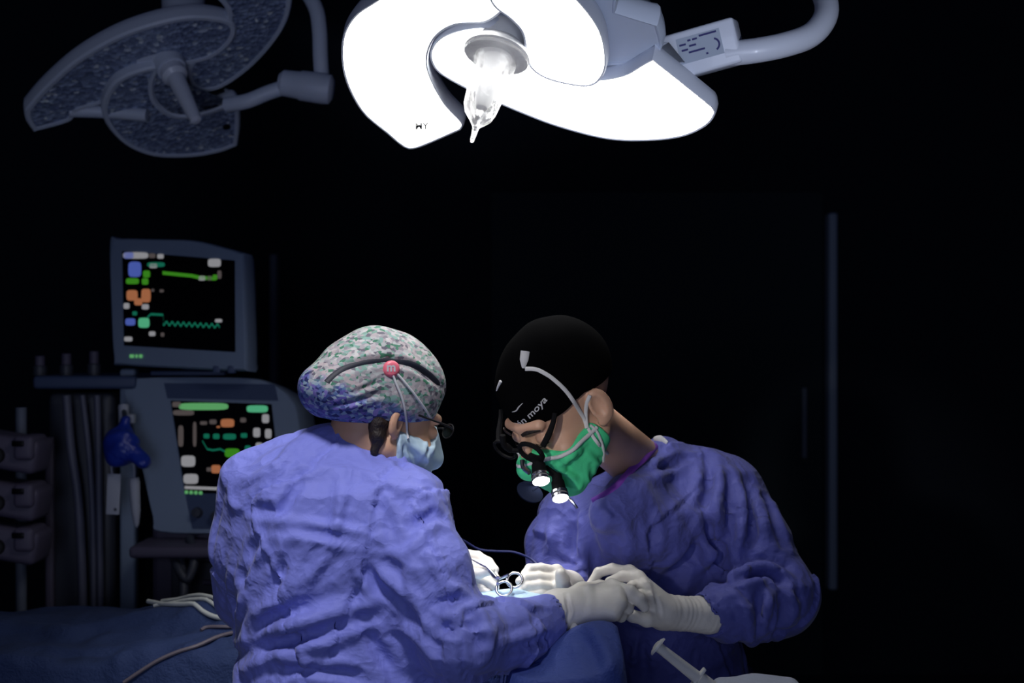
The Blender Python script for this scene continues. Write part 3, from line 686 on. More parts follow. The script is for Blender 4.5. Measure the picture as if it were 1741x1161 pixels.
ra = cramp([(.42, .40, .42), (.55, .50, .52), (.20, .36, .30), (.62, .60, .60), (.30, .27, .31), (.48, .42, .44), (.05, .22, .13), (.50, .52, .52), (.14, .13, .17), (.55, .46, .48), (.26, .45, .40), (.38, .36, .40)])
rb = cramp([(.16, .22, .50), (.05, .08, .30), (.32, .45, .60), (.12, .10, .42), (.40, .50, .62), (.02, .03, .16), (.22, .18, .55), (.10, .18, .42)])
gm = nt.nodes.new('ShaderNodeVectorMath'); gm.operation = 'DOT_PRODUCT'; nt.links.new(tc.outputs['Object'], gm.inputs[0])
n3 = nt.nodes.new('ShaderNodeTexNoise'); n3.inputs['Scale'].default_value = 35; nt.links.new(tc.outputs['Object'], n3.inputs['Vector'])
mr = nt.nodes.new('ShaderNodeMath'); mr.operation = 'MULTIPLY_ADD'; nt.links.new(n3.outputs['Fac'], mr.inputs[0]); mr.inputs[1].default_value = 0.05; nt.links.new(gm.outputs['Value'], mr.inputs[2])
pa = P(600, 664, 2.31); dv = Vector((-0.38, 0, -0.92)); gm.inputs[1].default_value = dv
ms = nt.nodes.new('ShaderNodeMapRange'); ms.inputs['From Min'].default_value = pa.dot(dv)+0.025-0.006; ms.inputs['From Max'].default_value = pa.dot(dv)+0.025+0.008
nt.links.new(mr.outputs[0], ms.inputs['Value'])
mxx = nt.nodes.new('ShaderNodeMixRGB'); nt.links.new(ms.outputs[0], mxx.inputs[0]); nt.links.new(ra.outputs[0], mxx.inputs[1]); nt.links.new(rb.outputs[0], mxx.inputs[2]); nt.links.new(mxx.outputs[0], bs.inputs['Base Color'])
bq = nt.nodes.new('ShaderNodeBump'); bq.inputs['Strength'].default_value = 0.35; bq.inputs['Distance'].default_value = 0.004; nt.links.new(n3.outputs['Fac'], bq.inputs['Height']); nt.links.new(bq.outputs[0], bs.inputs['Normal'])
M['capA'] = mc_

# ------------------------------------------------------------------ head
def frame(fwd, roll=0.0, up=(0, 0, 1)):
    f = Vector(fwd).normalized(); r = f.cross(Vector(up)).normalized(); u = r.cross(f).normalized()
    if roll: q = Matrix.Rotation(roll, 3, f); r = q@r; u = q@u
    return np.array([list(r), list(f), list(u)]).T, r, f, u
def head_sdf(p, c, R, s=1.0, es=1.0):
    """p world -> signed distance; local axes right, forward, up (head facing forward)"""
    q = ((p-A_(c))@A_(R))/s
    x = np.abs(q[:, 0]); qs = q.copy(); qs[:, 0] = x; q = qs
    d = ell(q, (0, -.018, .042), (.076, .096, .088))
    d = smin(d, ell(q, (0, .030, -.030), (.060, .062, .082)), .02)
    d = smin(d, rcone(q, (.050, -.005, -.052), (.018, .070, -.100), .020, .017), .025)
    d = smin(d, rcone(q, (0, .074, -.103), (.02, .070, -.102), .017, .015), .015)
    d = smin(d, rcone(q, (.0, .086, .028), (.036, .078, .027), .012, .010), .012)       # brow
    d = smax(d, -ell(q, (.031, .101, .003), (.019, .020, .014)), .010)                   # sockets
    d = smin(d, ell(q, (.031, .077, .002), (.0155, .0135, .0125)), .004)                 # lids over the eyes
    d = smin(d, ell(q, (.042, .062, -.030), (.022, .022, .018)), .015)                   # cheekbones
    nb = rcone(q, (0, .092, .010), (0, .116, -.034), .007, .0115)
    nb = smin(nb, ell(q, (.011, .106, -.038), (.008, .010, .008)), .006)
    d = smin(d, nb, .010)
    d = smin(d, ell(q, (0, .092, -.066), (.022, .012, .007)), .008); d = smin(d, ell(q, (0, .090, -.078), (.018, .011, .007)), .006)
    d = smax(d, -ell(q, (0, .106, -.0715), (.022, .006, .0016)), .003)
    # ears: rim, bowl, lobe
    e = (q-A_((.078-.006*(1-es)*5, -.008, -.006)))/es; ca, sa = math.cos(.35), math.sin(.35)
    e = np.stack([e[:, 0]*ca-e[:, 1]*-sa*0+e[:, 1]*sa, -e[:, 0]*sa+e[:, 1]*ca, e[:, 2]], 1)
    ear = ell(e, (0, -.006, .0), (.0085, .019, .032))
    ear = smax(ear, -ell(e, (.008, .000, .004), (.0085, .011, .020)), .003)
    ear = smin(ear, ell(e, (-.001, .004, -.026), (.006, .009, .009)), .006)
    d = smin(d, ear*es, .006)
    return d*s

def wsafe(p): return tuple(p)
def hand_sdf(p, W, Ks, fingers, thumb, rw=.024, rk=.0115, grow=0.0, wr2=None):
    d = None
    for i, K in enumerate(Ks):
        e = rcone(p, W, K, rw+grow, rk+grow+.001); d = e if d is None else smin(d, e, .012)
    for i in range(len(Ks)-1): d = smin(d, rcone(p, Ks[i], Ks[i+1], rk+grow, rk+grow), .006)
    for (pts, rs) in fingers:
        f = chain(p, pts, [r+grow for r in rs], .003); d = smin(d, f, .0035)
    f = chain(p, thumb[0], [r+grow for r in thumb[1]], .006); d = smin(d, f, .008)
    return d

# ================================================================== ASSISTANT (seen from behind)
cA = P(654, 710, 2.40); RA, rA, fA, uA = frame((0.80, 0.50, -0.36), roll=math.radians(2)); sA = 0.97
handA_R = dict(W=P(948, 1038, 2.40), Ks=PP([(1040, 998, 2.43), (1050, 1010, 2.41), (1051, 1026, 2.395), (1043, 1042, 2.385)]),
    fingers=[(PP([(1040, 998, 2.43), (1070, 1006, 2.415), (1085, 1018, 2.415), (1096, 1032, 2.42)]), (.0135, .0125, .0115, .0092)),
             (PP([(1050, 1010, 2.41), (1070, 1022, 2.425), (1068, 1036, 2.45)]), (.0115, .010, .009)),
             (PP([(1051, 1026, 2.395), (1067, 1036, 2.41), (1060, 1044, 2.44)]), (.0115, .010, .009)),
             (PP([(1043, 1042, 2.385), (1056, 1048, 2.40), (1050, 1046, 2.43)]), (.011, .0095, .008))],
    thumb=(PP([(955, 1025, 2.43), (990, 1003, 2.46), (1020, 997, 2.48), (1042, 996, 2.49)]), (.02, .013, .0105, .009)), rw=.031, rk=.0125)
handA_L = dict(W=P(745, 950, 2.61), Ks=PP([(780, 942, 2.60), (784, 957, 2.585), (788, 972, 2.575), (790, 986, 2.57)]),
    fingers=[(PP([(780, 942, 2.60), (812, 946, 2.58), (830, 956, 2.565), (841, 968, 2.55)]), (.0115, .0100, .009, .0078)),
             (PP([(784, 957, 2.585), (816, 964, 2.56), (834, 972, 2.55), (843, 984, 2.54)]), (.0115, .0100, .009, .0078)),
             (PP([(788, 972, 2.575), (815, 982, 2.55), (832, 989, 2.54), (842, 998, 2.53)]), (.011, .0095, .0085, .0075)),
             (PP([(790, 986, 2.57), (808, 996, 2.55), (820, 1002, 2.54), (829, 1008, 2.53)]), (.010, .0085, .008, .0070))],
    thumb=(PP([(758, 958, 2.59), (790, 972, 2.545), (815, 975, 2.525), (835, 970, 2.52)]), (.016, .011, .009, .0075)), rw=.026, rk=.0115)
SY = 2.36
def rowsA(shr=0.0):
    out = []
    for (y, cx, hw, ry, Y) in [(738, 568, 46, .050, 2.40), (758, 558, 92, .070, 2.395), (785, 562, 122, .092, 2.38), (830, 574, 158, .115, 2.365), (900, 584, 180, .132, 2.36), (980, 590, 186, .140, 2.37), (1060, 596, 190, .145, 2.37), (1161, 600, 200, .155, 2.37), (1500, 600, 225, .19, 2.38), (1640, 600, 235, .20, 2.38)]:
        q = P(cx, y, Y); out.append((q.z, q.x, Y, hw/(F/Y)-shr, ry-shr))
    return out
armA_R = PP([(682, 868, 2.335), (728, 975, 2.27), (772, 1092, 2.235), (860, 1080, 2.31), (928, 1052, 2.375)])
armA_L = PP([(436, 842, 2.365), (420, 930, 2.39), (424, 1015, 2.45), (560, 1010, 2.56), (738, 952, 2.60)])
def gownA(p):
    d = loft(p, rowsA(), 2.35, 0.10)
    d = smin(d, chain(p, armA_R, [.066, .064, .064, .056, .043], .03), .045)
    d = smin(d, chain(p, armA_L, [.062, .058, .054, .050, .036], .03), .040)
    d = smin(d, rcone(p, P(600, 785, 2.38), P(688, 862, 2.34), .036, .048), .05)
    d = smin(d, rcone(p, P(560, 775, 2.385), P(450, 825, 2.37), .040, .048), .05)
    # open sleeve cuff
    d = smax(d, -rcone(p, P(925, 1053, 2.373), P(960, 1042, 2.40), .030, .034), .006)
    q = p.astype(float); d = d+0.0035*fnoise(q, 11, 1).astype(np.float32)+0.0011*fnoise(q, 34, 2).astype(np.float32)
    return d
def sheets(V, Q, seed, amp):
    """long soft gathers that run down and across the cloth"""
    N = normals(V, Q); a = fnoise(V*np.array([1.0, 1.0, .35]), 26, seed); b = fnoise(V*np.array([.6, .6, 1.2]), 15, seed+5)
    r1 = 1-np.abs(np.clip(a, -1, 1)); r2 = 1-np.abs(np.clip(b, -1, 1))
    return V+N*(amp*(r1**3)+amp*(r2**4)-amp*.5)[:, None]
V, Q = nets(gownA, (-.60, 2.02, .40), (.16, 2.74, 1.42), 0.0052)
VB = V.copy(); V = sheets(V, Q, 4, 0.0045); V = facets(V, Q, 60, .005, 5, (1, 1, .7))
def near_keep(V, VB, c, r0=.040, r1=.075):
    w_ = np.clip((np.linalg.norm(VB-np.array(c), axis=1)-r0)/(r1-r0), 0, 1)[:, None]; return VB+(V-VB)*w_
CRA = [
 (.007, .012, [(399, 856), (430, 822), (471, 794), (492, 765), (508, 744)]),
 (-.008, .012, [(404, 842), (425, 822), (452, 806)]),
 (-.009, .011, [(424, 864), (448, 867), (474, 870), (492, 852), (513, 808)]),
 (.005, .010, [(478, 884), (512, 890), (547, 896), (585, 900), (616, 906), (646, 918)]),
 (-.004, .010, [(470, 896), (520, 902), (570, 910), (620, 920)]),
 (.0045, .006, [(588, 800), (583, 830), (576, 870), (574, 900), (578, 935)]),
 (.006, .011, [(654, 942), (680, 945), (694, 940), (722, 906), (750, 888)]),
 (-.008, .010, [(700, 893), (720, 884), (735, 876), (752, 884)]),
 (.006, .013, [(597, 918), (606, 950), (616, 980), (631, 1032)]),
 (-.008, .011, [(610, 946), (625, 972), (640, 994), (668, 1016), (690, 1038), (712, 1056)]),
 (.006, .012, [(632, 948), (655, 980), (690, 1010), (722, 1045)]),
 (.006, .014, [(408, 1084), (450, 1036), (502, 988), (545, 958)]),
 (-.007, .013, [(422, 1074), (455, 1057), (494, 1044), (525, 1030), (558, 1014)]),
 (-.014, .012, [(368, 1128), (400, 1114), (445, 1102), (498, 1088), (540, 1077), (580, 1064), (628, 1046)]),
 (.010, .016, [(380, 1108), (440, 1082), (500, 1062), (560, 1045), (620, 1030)]),
 (.008, .015, [(400, 1140), (450, 1120), (510, 1106), (580, 1085), (625, 1070)]),
 (-.011, .012, [(615, 1052), (628, 1078), (640, 1102), (658, 1126), (676, 1150)]),
 (-.010, .010, [(476, 1129), (498, 1133), (522, 1134), (555, 1138), (590, 1143), (630, 1158)]),
 (.008, .012, [(464, 1112), (482, 1124), (530, 1128), (590, 1132)]),
 (.005, .008, [(392, 948), (390, 990), (392, 1040)]),
 (.006, .010, [(474, 884), (446, 925), (425, 965), (408, 1030), (399, 1080)]),
 (-.007, .012, [(460, 890), (432, 930), (412, 985), (404, 1040)]),
 (-.012, .009, [(738, 1064), (762, 1070), (796, 1072)]),
 (.007, .010, [(745, 1078), (790, 1076), (842, 1074)]),
 (-.009, .012, [(733, 1042), (746, 1022), (760, 1012), (775, 1022), (790, 1030)]),
 (.007, .010, [(738, 1030), (752, 1008), (775, 1000), (792, 1005)]),
 (.007, .012, [(660, 1050), (690, 1070), (725, 1100), (745, 1140)]),
 (-.009, .013, [(800, 1050), (812, 1078), (815, 1110)]),
 (.006, .010, [(850, 1095), (885, 1085), (920, 1070)]), (-.007, .009, [(862, 1104), (900, 1096), (940, 1080)]),
 (-.005, .008, [(640, 760), (680, 785), (705, 812)]), (.005, .009, [(700, 830), (730, 842), (748, 860)]),
 (-.006, .010, [(498, 930), (480, 970), (462, 1010)]), (.005, .009, [(560, 930), (535, 975), (510, 1000)]),
 (-.005, .009, [(640, 850), (660, 880), (668, 920)]), (.005, .010, [(690, 960), (700, 1000), (715, 1040)]),
 (-.006, .010, [(720, 960), (735, 990), (742, 1020)]),
]
V = creases(V, Q, [(max(-.011, min(.010, a*1.1)), max(w_*.9, .009), l) for (a, w_, l) in CRA], 2.25)
V = near_keep(V, VB, P(926, 1053, 2.374)); V = smooth_v(V, Q, 1, 0.4)
assistant = thing('person', 'assistant in light blue gown seen from behind, wearing a patterned cap and pale blue mask', 'person', (P(590, 0, 2.36).x, 2.36, 0))
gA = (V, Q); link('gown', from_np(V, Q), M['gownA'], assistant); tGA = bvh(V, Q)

def bodyA(p):
    d = head_sdf(p, cA, RA, sA, .82)
    nk = rcone(p, Vector(cA)+rA*0-fA*.035-uA*.04, P(596, 790, 2.39), .050, .056)
    d = smin(d, nk, .02)
    d = smin(d, loft(p, [(z, cx, cy, max(.03, rx), max(.03, ry)) for (z, cx, cy, rx, ry) in rowsA(.024) if z > .75], 2.3, .1), .02)
    d = smin(d, chain(p, armA_R, [.042, .038, .036, .030, .022], .02), .02)
    d = smin(d, chain(p, armA_L, [.040, .036, .034, .030, .022], .02), .02)
    for hh, ar in ((handA_R, armA_R), (handA_L, armA_L)):
        g = dict(hh); d = smin(d, hand_sdf(p, grow=-.003, **g), .006); d = smin(d, rcone(p, ar[-1], hh['W'], .021, .022), .01)
    for sx in (-1, 1):
        x = P(600, 0, 2.38).x+sx*.085
        d = smin(d, chain(p, [(x, 2.37, .84), (x, 2.37, .46), (x, 2.39, .10), (x, 2.38, .05)], [.085, .055, .038, .038], .03), .03)
        d = smin(d, rcone(p, (x, 2.37, .045), (x, 2.52, .035), .034, .026), .02)
    return d
V, Q = nets(bodyA, (-.52, 2.02, 0.0), (.27, 2.74, 1.52), 0.0036)
link('body', from_np(V, Q), M['skin'], assistant); tBA = bvh(V, Q)
# gloves
def glove(hd, cuff, crad, name, parent, wr, pad=.03, h=.0018):
    def f(p):
        d = hand_sdf(p, grow=0.0, **hd)
        d = smin(d, chain(p, [hd['W']]+cuff, [hd.get('rw', .024)*0.98]+crad, .012), .010)
        return d+np.float32(wr)*fnoise(p.astype(float), 90, 9).astype(np.float32)
    pts = [hd['W']]+hd['Ks']+cuff+[q for fg in hd['fingers'] for q in fg[0]]+hd['thumb'][0]
    a = np.array([tuple(q) for q in pts]); V, Q = nets(f, a.min(0)-pad-.02, a.max(0)+pad+.02, h)
    return V, Q, f
def cuff_rings(V, Q, a, b, amp=.0016, freq=900, fade=.02):
    a = np.array(a); b = np.array(b); d = b-a; L = np.linalg.norm(d); d = d/L; t = (V-a)@d
    w_ = np.clip(t/fade, 0, 1)*np.clip((L+.02-t)/fade, 0, 1); N = normals(V, Q)
    o = np.cross(d, [0, 1, 0]); ph = 2.0*np.sin((V@o)*60)+1.5*np.sin(t*130)
    return V+N*(amp*w_*(.55+.45*fnoise(V, 30, 77))*np.sin(t*freq+ph))[:, None]
V, Q, _ = glove(handA_R, [P(925, 1053, 2.373)], [.028], 'glove', assistant, .0006)
V = creases(V, Q, [(.0012, .006, [(1000, 990), (1006, 1020), (1000, 1050)]), (-.003, .0035, [(962, 1010), (968, 1040), (962, 1065)])], 2.39)
link('glove', from_np(V, Q), M['glove'], assistant)
V, Q, _ = glove(handA_L, [P(705, 962, 2.61)], [.028], 'glove', assistant, .0006)
V = creases(V, Q, [(-.0025, .0035, [(770, 950), (800, 952), (812, 955)]), (-.002, .003, [(780, 965), (800, 972)])], 2.56)
link('glove', from_np(V, Q), M['glove'], assistant)
# cap
def capA(p):
    q = ((p-A_(cA))@A_(RA))/sA
    d = ell(q, (0, -.026, .052), (.090, .112, .100))
    d = smin(d, ell(q, (.010, -.118, .006), (.062, .055, .046)), .05)
    pl = (.030+(q[:, 1]-.09)*.36)-q[:, 2]
    d = smax(d, pl, .006)
    d = smax(d, -(ell(q, (0, -.018, .030), (.0775, .098, .070))), .003)
    return d+.0025*fnoise(p.astype(float), 42, 8).astype(np.float32)
a = np.array(cA); V, Q = nets(capA, a-.20, a+.20, .0028)
V = creases(V, Q, [(-.005, .007, [(562, 640), (585, 626), (620, 616), (660, 612), (700, 620), (735, 645), (757, 662)]), (-.003, .004, [(655, 640), (630, 655), (600, 668)]), (.003, .005, [(660, 600), (661, 580)]), (-.003, .005, [(575, 690), (610, 680), (650, 668)]), (.003, .005, [(550, 700), (600, 692), (640, 680)])], 2.33)
link('cap', from_np(V, Q), M['capA'], assistant, 'surgical cap printed with a small grey, green and violet mosaic'); tCA = bvh(V, Q)
def onto(t, pl, Y, lift=.001): return [hit(t, x, y, Y, lift) for (x, y) in pl]
capo = [o for o in assistant.children if o.name.startswith('cap')][0]
b = MB(); b.tube(onto(tCA, [(556, 650), (566, 640), (585, 627), (606, 619), (632, 613), (660, 611), (685, 614), (708, 622), (728, 636), (744, 652), (757, 664)], 2.33, -.0004), .0058, n=8, flat=(0, -1, .3)); b.build('cap_band', M['navyband'], capo, label='dark navy elastic band')
# hair under the cap at the nape and in front of the ear
def hairA(p):
    q = ((p-A_(cA))@A_(RA))/sA
    d = rcone(q, (.060, -.034, -.005), (.060, -.026, -.066), .011, .006)
    d = smin(d, rcone(q, (.056, -.055, .000), (.062, -.030, -.040), .013, .009), .02)
    d = smin(d, rcone(q, (-.03, -.095, -.01), (.045, -.070, -.002), .014, .013), .02)
    return d+.0015*fnoise(p.astype(float), 160, 2).astype(np.float32)
V, Q = nets(hairA, a-.15, a+.15, .0026); link('hair', from_np(V, Q), M['hair'], assistant)
# mask
def mask_sdf(p, c, R, s, grow, top, back, slope=.25, bslope=.0):
    q = ((p-A_(c))@A_(R))/s; qq = q.copy(); qq[:, 0] = np.abs(qq[:, 0])
    d = head_sdf(p, c, R, s, .6)/s-grow
    d = smin(d, ell(qq, (0, .088, -.052), (.026+grow, .020+grow, .044+grow)), .022)
    d = smin(d, rcone(qq, (0, .094, -.004), (0, .116, -.036), .006+grow, .0125+grow), .014)
    d = smax(d, q[:, 2]-(top-np.abs(q[:, 0])*slope), .003); d = smax(d, (back+bslope*(q[:, 2]+.06))-q[:, 1], .004)
    return d*s
def fmA(p): return mask_sdf(p, cA, RA, sA, .0055, .020, .012, .62, -.25)+.0012*fnoise(p.astype(float), 60, 5).astype(np.float32)
V, Q = nets(fmA, a-.19, a+.19, .0028)
V = creases(V, Q, [(-.004, .005, [(690, 760), (705, 775), (715, 800)]), (.004, .006, [(700, 750), (720, 770), (728, 790)]), (-.004, .005, [(738, 735), (730, 765), (716, 795)]), (.003, .005, [(735, 712), (738, 740)]), (-.003, .004, [(685, 755), (690, 785)])], 2.36)
mo = link('mask', from_np(V, Q), M['maskA'], assistant, 'pale blue surgical mask'); tMA = bvh(V, Q)
b = MB()
def over(ts, pl, lift):
    out = []
    for (x, y) in pl:
        c_ = [h for h in ((t.ray_cast(CAM, (P(x, y, 1.0)-CAM).normalized())) for t in ts) if h[0] is not None]
        if c_: h = min(c_, key=lambda h: (h[0]-CAM).length); out.append(h[0]+(CAM-h[0]).normalized()*lift)
    return out
TA = (tCA, tBA, tMA)
b.tube(over(TA, [(668, 636), (672, 648), (677, 660), (682, 672), (686, 685), (689, 700), (691, 715), (692, 730), (694, 746)], .0035), .0020, n=8)
b.tube(over(TA, [(674, 634), (684, 645), (694, 657), (703, 668), (711, 679), (719, 690), (726, 700), (733, 711)], .0035), .0020, n=8)
b.build('mask_strap', M['white'], mo, label='white elastic strap looped over the button')
bc_ = hit(tCA, 665, 627, 2.32, .001); bn = tCA.find_nearest(bc_)[1]; bn = (bn+Vector((0, -.6, 0))).normalized()
b = MB(); b.lathe(bc_-bn*.004, bn, [(0, 0), (0, .0135), (.005, .0138), (.008, .0115), (.009, .008), (.009, 0)], n=28); bt = b.build('button', M['pink'], capo, label='pink round button holding the mask strap')
V_, F_ = text_mesh('m', 1.0, .03); bu = Vector((0, 0, 1)); br = bu.cross(-bn).normalized()*-1; br = bn.cross(bu).normalized()*-1
if br.x < 0: br = -br
bu2 = br.cross(-bn).normalized()
if bu2.z < 0: bu2 = -bu2
b = MB(); b.add([bc_+bn*.0056+br*((u-.55)*.014)+bu2*((v-.35)*.010) for (u, v) in V_], F_, 0, False); b.build('logo', M['white'], bt, label='white letter m')
# trousers and shoes
def legsf(x0, Y, rr):
    def f(p):
        d = None
        for sx in (-1, 1):
            x = x0+sx*.085; e = chain(p, [(x, Y, .82), (x, Y, .46), (x, Y+.01, .09)], [.098, .078, .062], .02); e = smax(e, .085-p[:, 2], .004); d = e if d is None else smin(d, e, .02)
        return smax(d, p[:, 2]-.80, .02)+.003*fnoise(p.astype(float), 20, 3).astype(np.float32)
    return f
def shoes(parent, x0, Y, ydir=1):
    for sx in (-1, 1):
        x = x0+sx*.085
        def f(p): return smax(smin(rcone(p, (x, Y-.02*ydir, .045), (x, Y+.15*ydir, .036), .045, .038), rcone(p, (x, Y-.02*ydir, .07), (x, Y-.01*ydir, .085), .040, .042), .03), -p[:, 2], .002)
        V, Q = nets(f, (x-.07, Y-.26, -.01), (x+.07, Y+.26, .15), .006); link('shoe', from_np(V, Q), M['shoe'], parent)
xa = P(600, 0, 2.38).x
V, Q = nets(legsf(xa, 2.37, 1), (xa-.24, 2.2, .05), (xa+.24, 2.55, .9), .01); link('trousers', from_np(V, Q), M['scrub'], assistant); shoes(assistant, xa, 2.37, 1)
# glasses on the far side of the assistant's face
M['matteg'] = mat('matte_frame', (0.01, 0.01, 0.012), 0.7, spec=0.15)
gl = thing('safety_glasses', 'dark-framed glasses worn by the assistant, just showing past the mask', 'glasses', Vector(cA)+fA*.12)
def LA(x, y, z): return Vector(cA)+rA*x*sA+fA*y*sA+uA*z*sA
M['clear'] = mat('clear_lens', (0.9, 0.9, 0.95), 0.05, trans=1.0, alpha=0.25)
for sx in (-1, 1):
    b = MB(); pts = [LA(sx*(.032+.020*math.cos(t)), .112-.06*abs(.032+.020*math.cos(t)), .016+.013*math.sin(t)) for t in [k*math.pi/8 for k in range(17)]]; b.tube(pts, .0012, n=6, cr=1); b.build('rim', M['matteg'], gl)
    b = MB(); b.poly(pts[:-1]); b.build('lens', M['clear'], gl)
    b = MB(); b.tube([LA(sx*.052, .106, .020), LA(sx*.076, .08, .020), LA(sx*.080, .02, .018)], .0018, n=6); b.build('temple', M['matteg'], gl)
b = MB(); b.tube([LA(-.012, .112, .018), LA(0, .115, .020), LA(.012, .112, .018)], .002, n=6); b.build('bridge', M['matteg'], gl)

# ================================================================== SURGEON
cS = P(955, 690, 2.45); RS, rS, fS, uS = frame((-0.61, -0.47, -0.62), roll=math.radians(0)); sS = 1.05
handS_L = dict(W=P(1128, 1040, 2.515), Ks=PP([(1070, 972, 2.535), (1084, 983, 2.510), (1096, 998, 2.490), (1102, 1016, 2.480)]),
    fingers=[(PP([(1070, 972, 2.535), (1042, 967, 2.545), (1018, 973, 2.55), (1004, 994, 2.545)]), (.0115, .0098, .0090, .0078)),
             (PP([(1084, 983, 2.510), (1059, 979, 2.515), (1037, 990, 2.52), (1024, 1006, 2.515)]), (.0118, .0100, .0090, .0078)),
             (PP([(1096, 998, 2.490), (1076, 996, 2.488), (1060, 1006, 2.49), (1052, 1014, 2.49)]), (.0112, .0096, .0088, .0078)),
             (PP([(1102, 1016, 2.480), (1088, 1012, 2.475), (1076, 1016, 2.475)]), (.0105, .0090, .0078))],
    thumb=(PP([(1125, 1050, 2.50), (1100, 1053, 2.475), (1075, 1047, 2.468), (1055, 1036, 2.468)]), (.018, .0125, .0105, .009)), rw=.0265, rk=.0118)
handS_R = dict(W=P(966, 1000, 2.61), Ks=PP([(946, 972, 2.565), (945, 985, 2.55), (944, 998, 2.54), (942, 1011, 2.535)]),
    fingers=[(PP([(946, 972, 2.565), (920, 967, 2.545), (900, 967, 2.53), (893, 974, 2.52)]), (.0112, .0098, .0088, .0078)),
             (PP([(945, 985, 2.55), (915, 981, 2.53), (893, 981, 2.515), (884, 988, 2.505)]), (.0115, .0100, .009, .0080)),
             (PP([(944, 998, 2.54), (915, 995, 2.52), (894, 996, 2.508), (886, 1003, 2.50)]), (.0112, .0096, .009, .0080)),
             (PP([(942, 1011, 2.535), (917, 1009, 2.515), (898, 1011, 2.505), (891, 1016, 2.50)]), (.0105, .0090, .008, .0072))],
    thumb=(PP([(962, 1010, 2.58), (958, 998, 2.53), (956, 984, 2.51), (953, 975, 2.505)]), (.018, .0135, .012, .0100)), rw=.027, rk=.0118)
armS_L = PP([(1232, 860, 2.80), (1284, 936, 2.735), (1325, 1018, 2.67), (1262, 1035, 2.60), (1196, 1046, 2.555)])
armS_R = PP([(985, 888, 2.76), (952, 935, 2.72), (948, 985, 2.70), (968, 1000, 2.66), (972, 1002, 2.635)])
def rowsS(shr=0.0):
    out = []
    for (y, cx, hw, ry, Y) in [(772, 1150, 60, .05, 2.80), (800, 1150, 100, .085, 2.79), (860, 1125, 150, .115, 2.77), (940, 1105, 142, .125, 2.80), (1040, 1110, 128, .125, 2.81), (1161, 1128, 146, .140, 2.84), (1500, 1130, 180, .17, 2.86), (1620, 1130, 190, .18, 2.86)]:
        q = P(cx, y, Y); out.append((q.z, q.x, Y, hw/(F/Y)-shr, ry-shr))
    return out
def gownS(p):
    d = loft(p, rowsS(), 2.3, -0.12)
    d = smin(d, chain(p, armS_L, [.072, .071, .068, .058, .040], .03), .035)
    d = smin(d, chain(p, armS_R, [.060, .056, .050, .044, .036], .03), .035)
    d = smin(d, rcone(p, P(1130, 800, 2.80), P(1222, 836, 2.81), .055, .062), .05)
    d = smin(d, rcone(p, P(1090, 850, 2.79), P(975, 890, 2.75), .060, .055), .05)
    d = smax(d, -rcone(p, P(1200, 1046, 2.556), P(1165, 1043, 2.54), .034, .036), .006)
    d = smin(d, chain(p, PP([(1132, 768, 2.775), (1101, 806, 2.67), (1072, 842, 2.61), (1028, 872, 2.57)]), [.024, .028, .029, .027], .02), .045)
    d = smin(d, ell(p, P(1078, 900, 2.67), (.10, .085, .075)), .06)
    d = smax(d, -rcone(p, P(960, 760, 2.52), P(1040, 765, 2.68), .050, .036), .012)      # room for chin and neck
    q = p.astype(float); d = d+0.0040*fnoise(q, 11, 21).astype(np.float32)+0.0011*fnoise(q, 34, 22).astype(np.float32)
    return d
V, Q = nets(gownS, (-.02, 2.46, .42), (.68, 3.04, 1.42), 0.0052)
VB = V.copy(); V = sheets(V, Q, 14, 0.0045); V = facets(V, Q, 45, .005, 6, (1, 1, .7))
CRS = [
 (-.012, .013, [(1202, 771), (1206, 800), (1206, 830), (1194, 867), (1176, 893)]),
 (.010, .014, [(1182, 883), (1188, 905), (1192, 925), (1212, 950), (1237, 980)]),
 (-.014, .020, [(1140, 985), (1160, 955), (1190, 930), (1200, 905)]),
 (-.018, .016, [(1212, 880), (1220, 930), (1228, 975), (1222, 1000)]),
 (.010, .011, [(1221, 812), (1217, 860), (1219, 906), (1235, 958)]),
 (.010, .011, [(1250, 800), (1259, 840), (1263, 880), (1252, 950)]),
 (-.010, .011, [(1238, 810), (1240, 860), (1242, 900), (1244, 945)]),
 (-.010, .012, [(1275, 815), (1282, 860), (1280, 905), (1268, 950)]),
 (.010, .013, [(1278, 836), (1294, 880), (1310, 925)]),
 (-.009, .012, [(1300, 850), (1318, 890), (1332, 925)]),
 (.012, .012, [(1248, 976), (1270, 968), (1300, 964), (1330, 974), (1358, 992)]),
 (-.013, .011, [(1256, 984), (1280, 980), (1304, 978), (1330, 996)]),
 (.010, .012, [(1228, 1003), (1250, 1015), (1268, 1040), (1277, 1098)]),
 (-.010, .012, [(1285, 1000), (1292, 1030), (1300, 1060)]),
 (.009, .010, [(1312, 1010), (1304, 1040), (1294, 1080)]),
 (-.009, .011, [(1330, 1020), (1328, 1050), (1318, 1078)]),
 (.008, .012, [(1340, 1000), (1352, 1030), (1350, 1060)]),
 (-.008, .010, [(1215, 1020), (1222, 1050), (1216, 1080)]),
 (-.006, .014, [(1000, 880), (1012, 940), (1008, 990)]), (.005, .016, [(1060, 860), (1070, 920), (1065, 975)]), (-.005, .013, [(1095, 850), (1110, 900), (1105, 960)]),
 (-.006, .010, [(1110, 805), (1140, 790), (1165, 778)]), (.005, .010, [(1095, 820), (1130, 805), (1160, 800)]),
 (-.008, .010, [(1094, 1075), (1094, 1110), (1096, 1150)]),
 (.008, .012, [(940, 890), (936, 930), (942, 955)]), (-.010, .012, [(975, 880), (972, 920), (975, 955)]),
]
V = creases(V, Q, [(max(-.021, min(.014, a*1.25)), max(w_*.9, .009), l) for (a, w_, l) in CRS], 2.7); V = near_keep(V, VB, P(1198, 1046, 2.556)); V = smooth_v(V, Q, 1, 0.4)
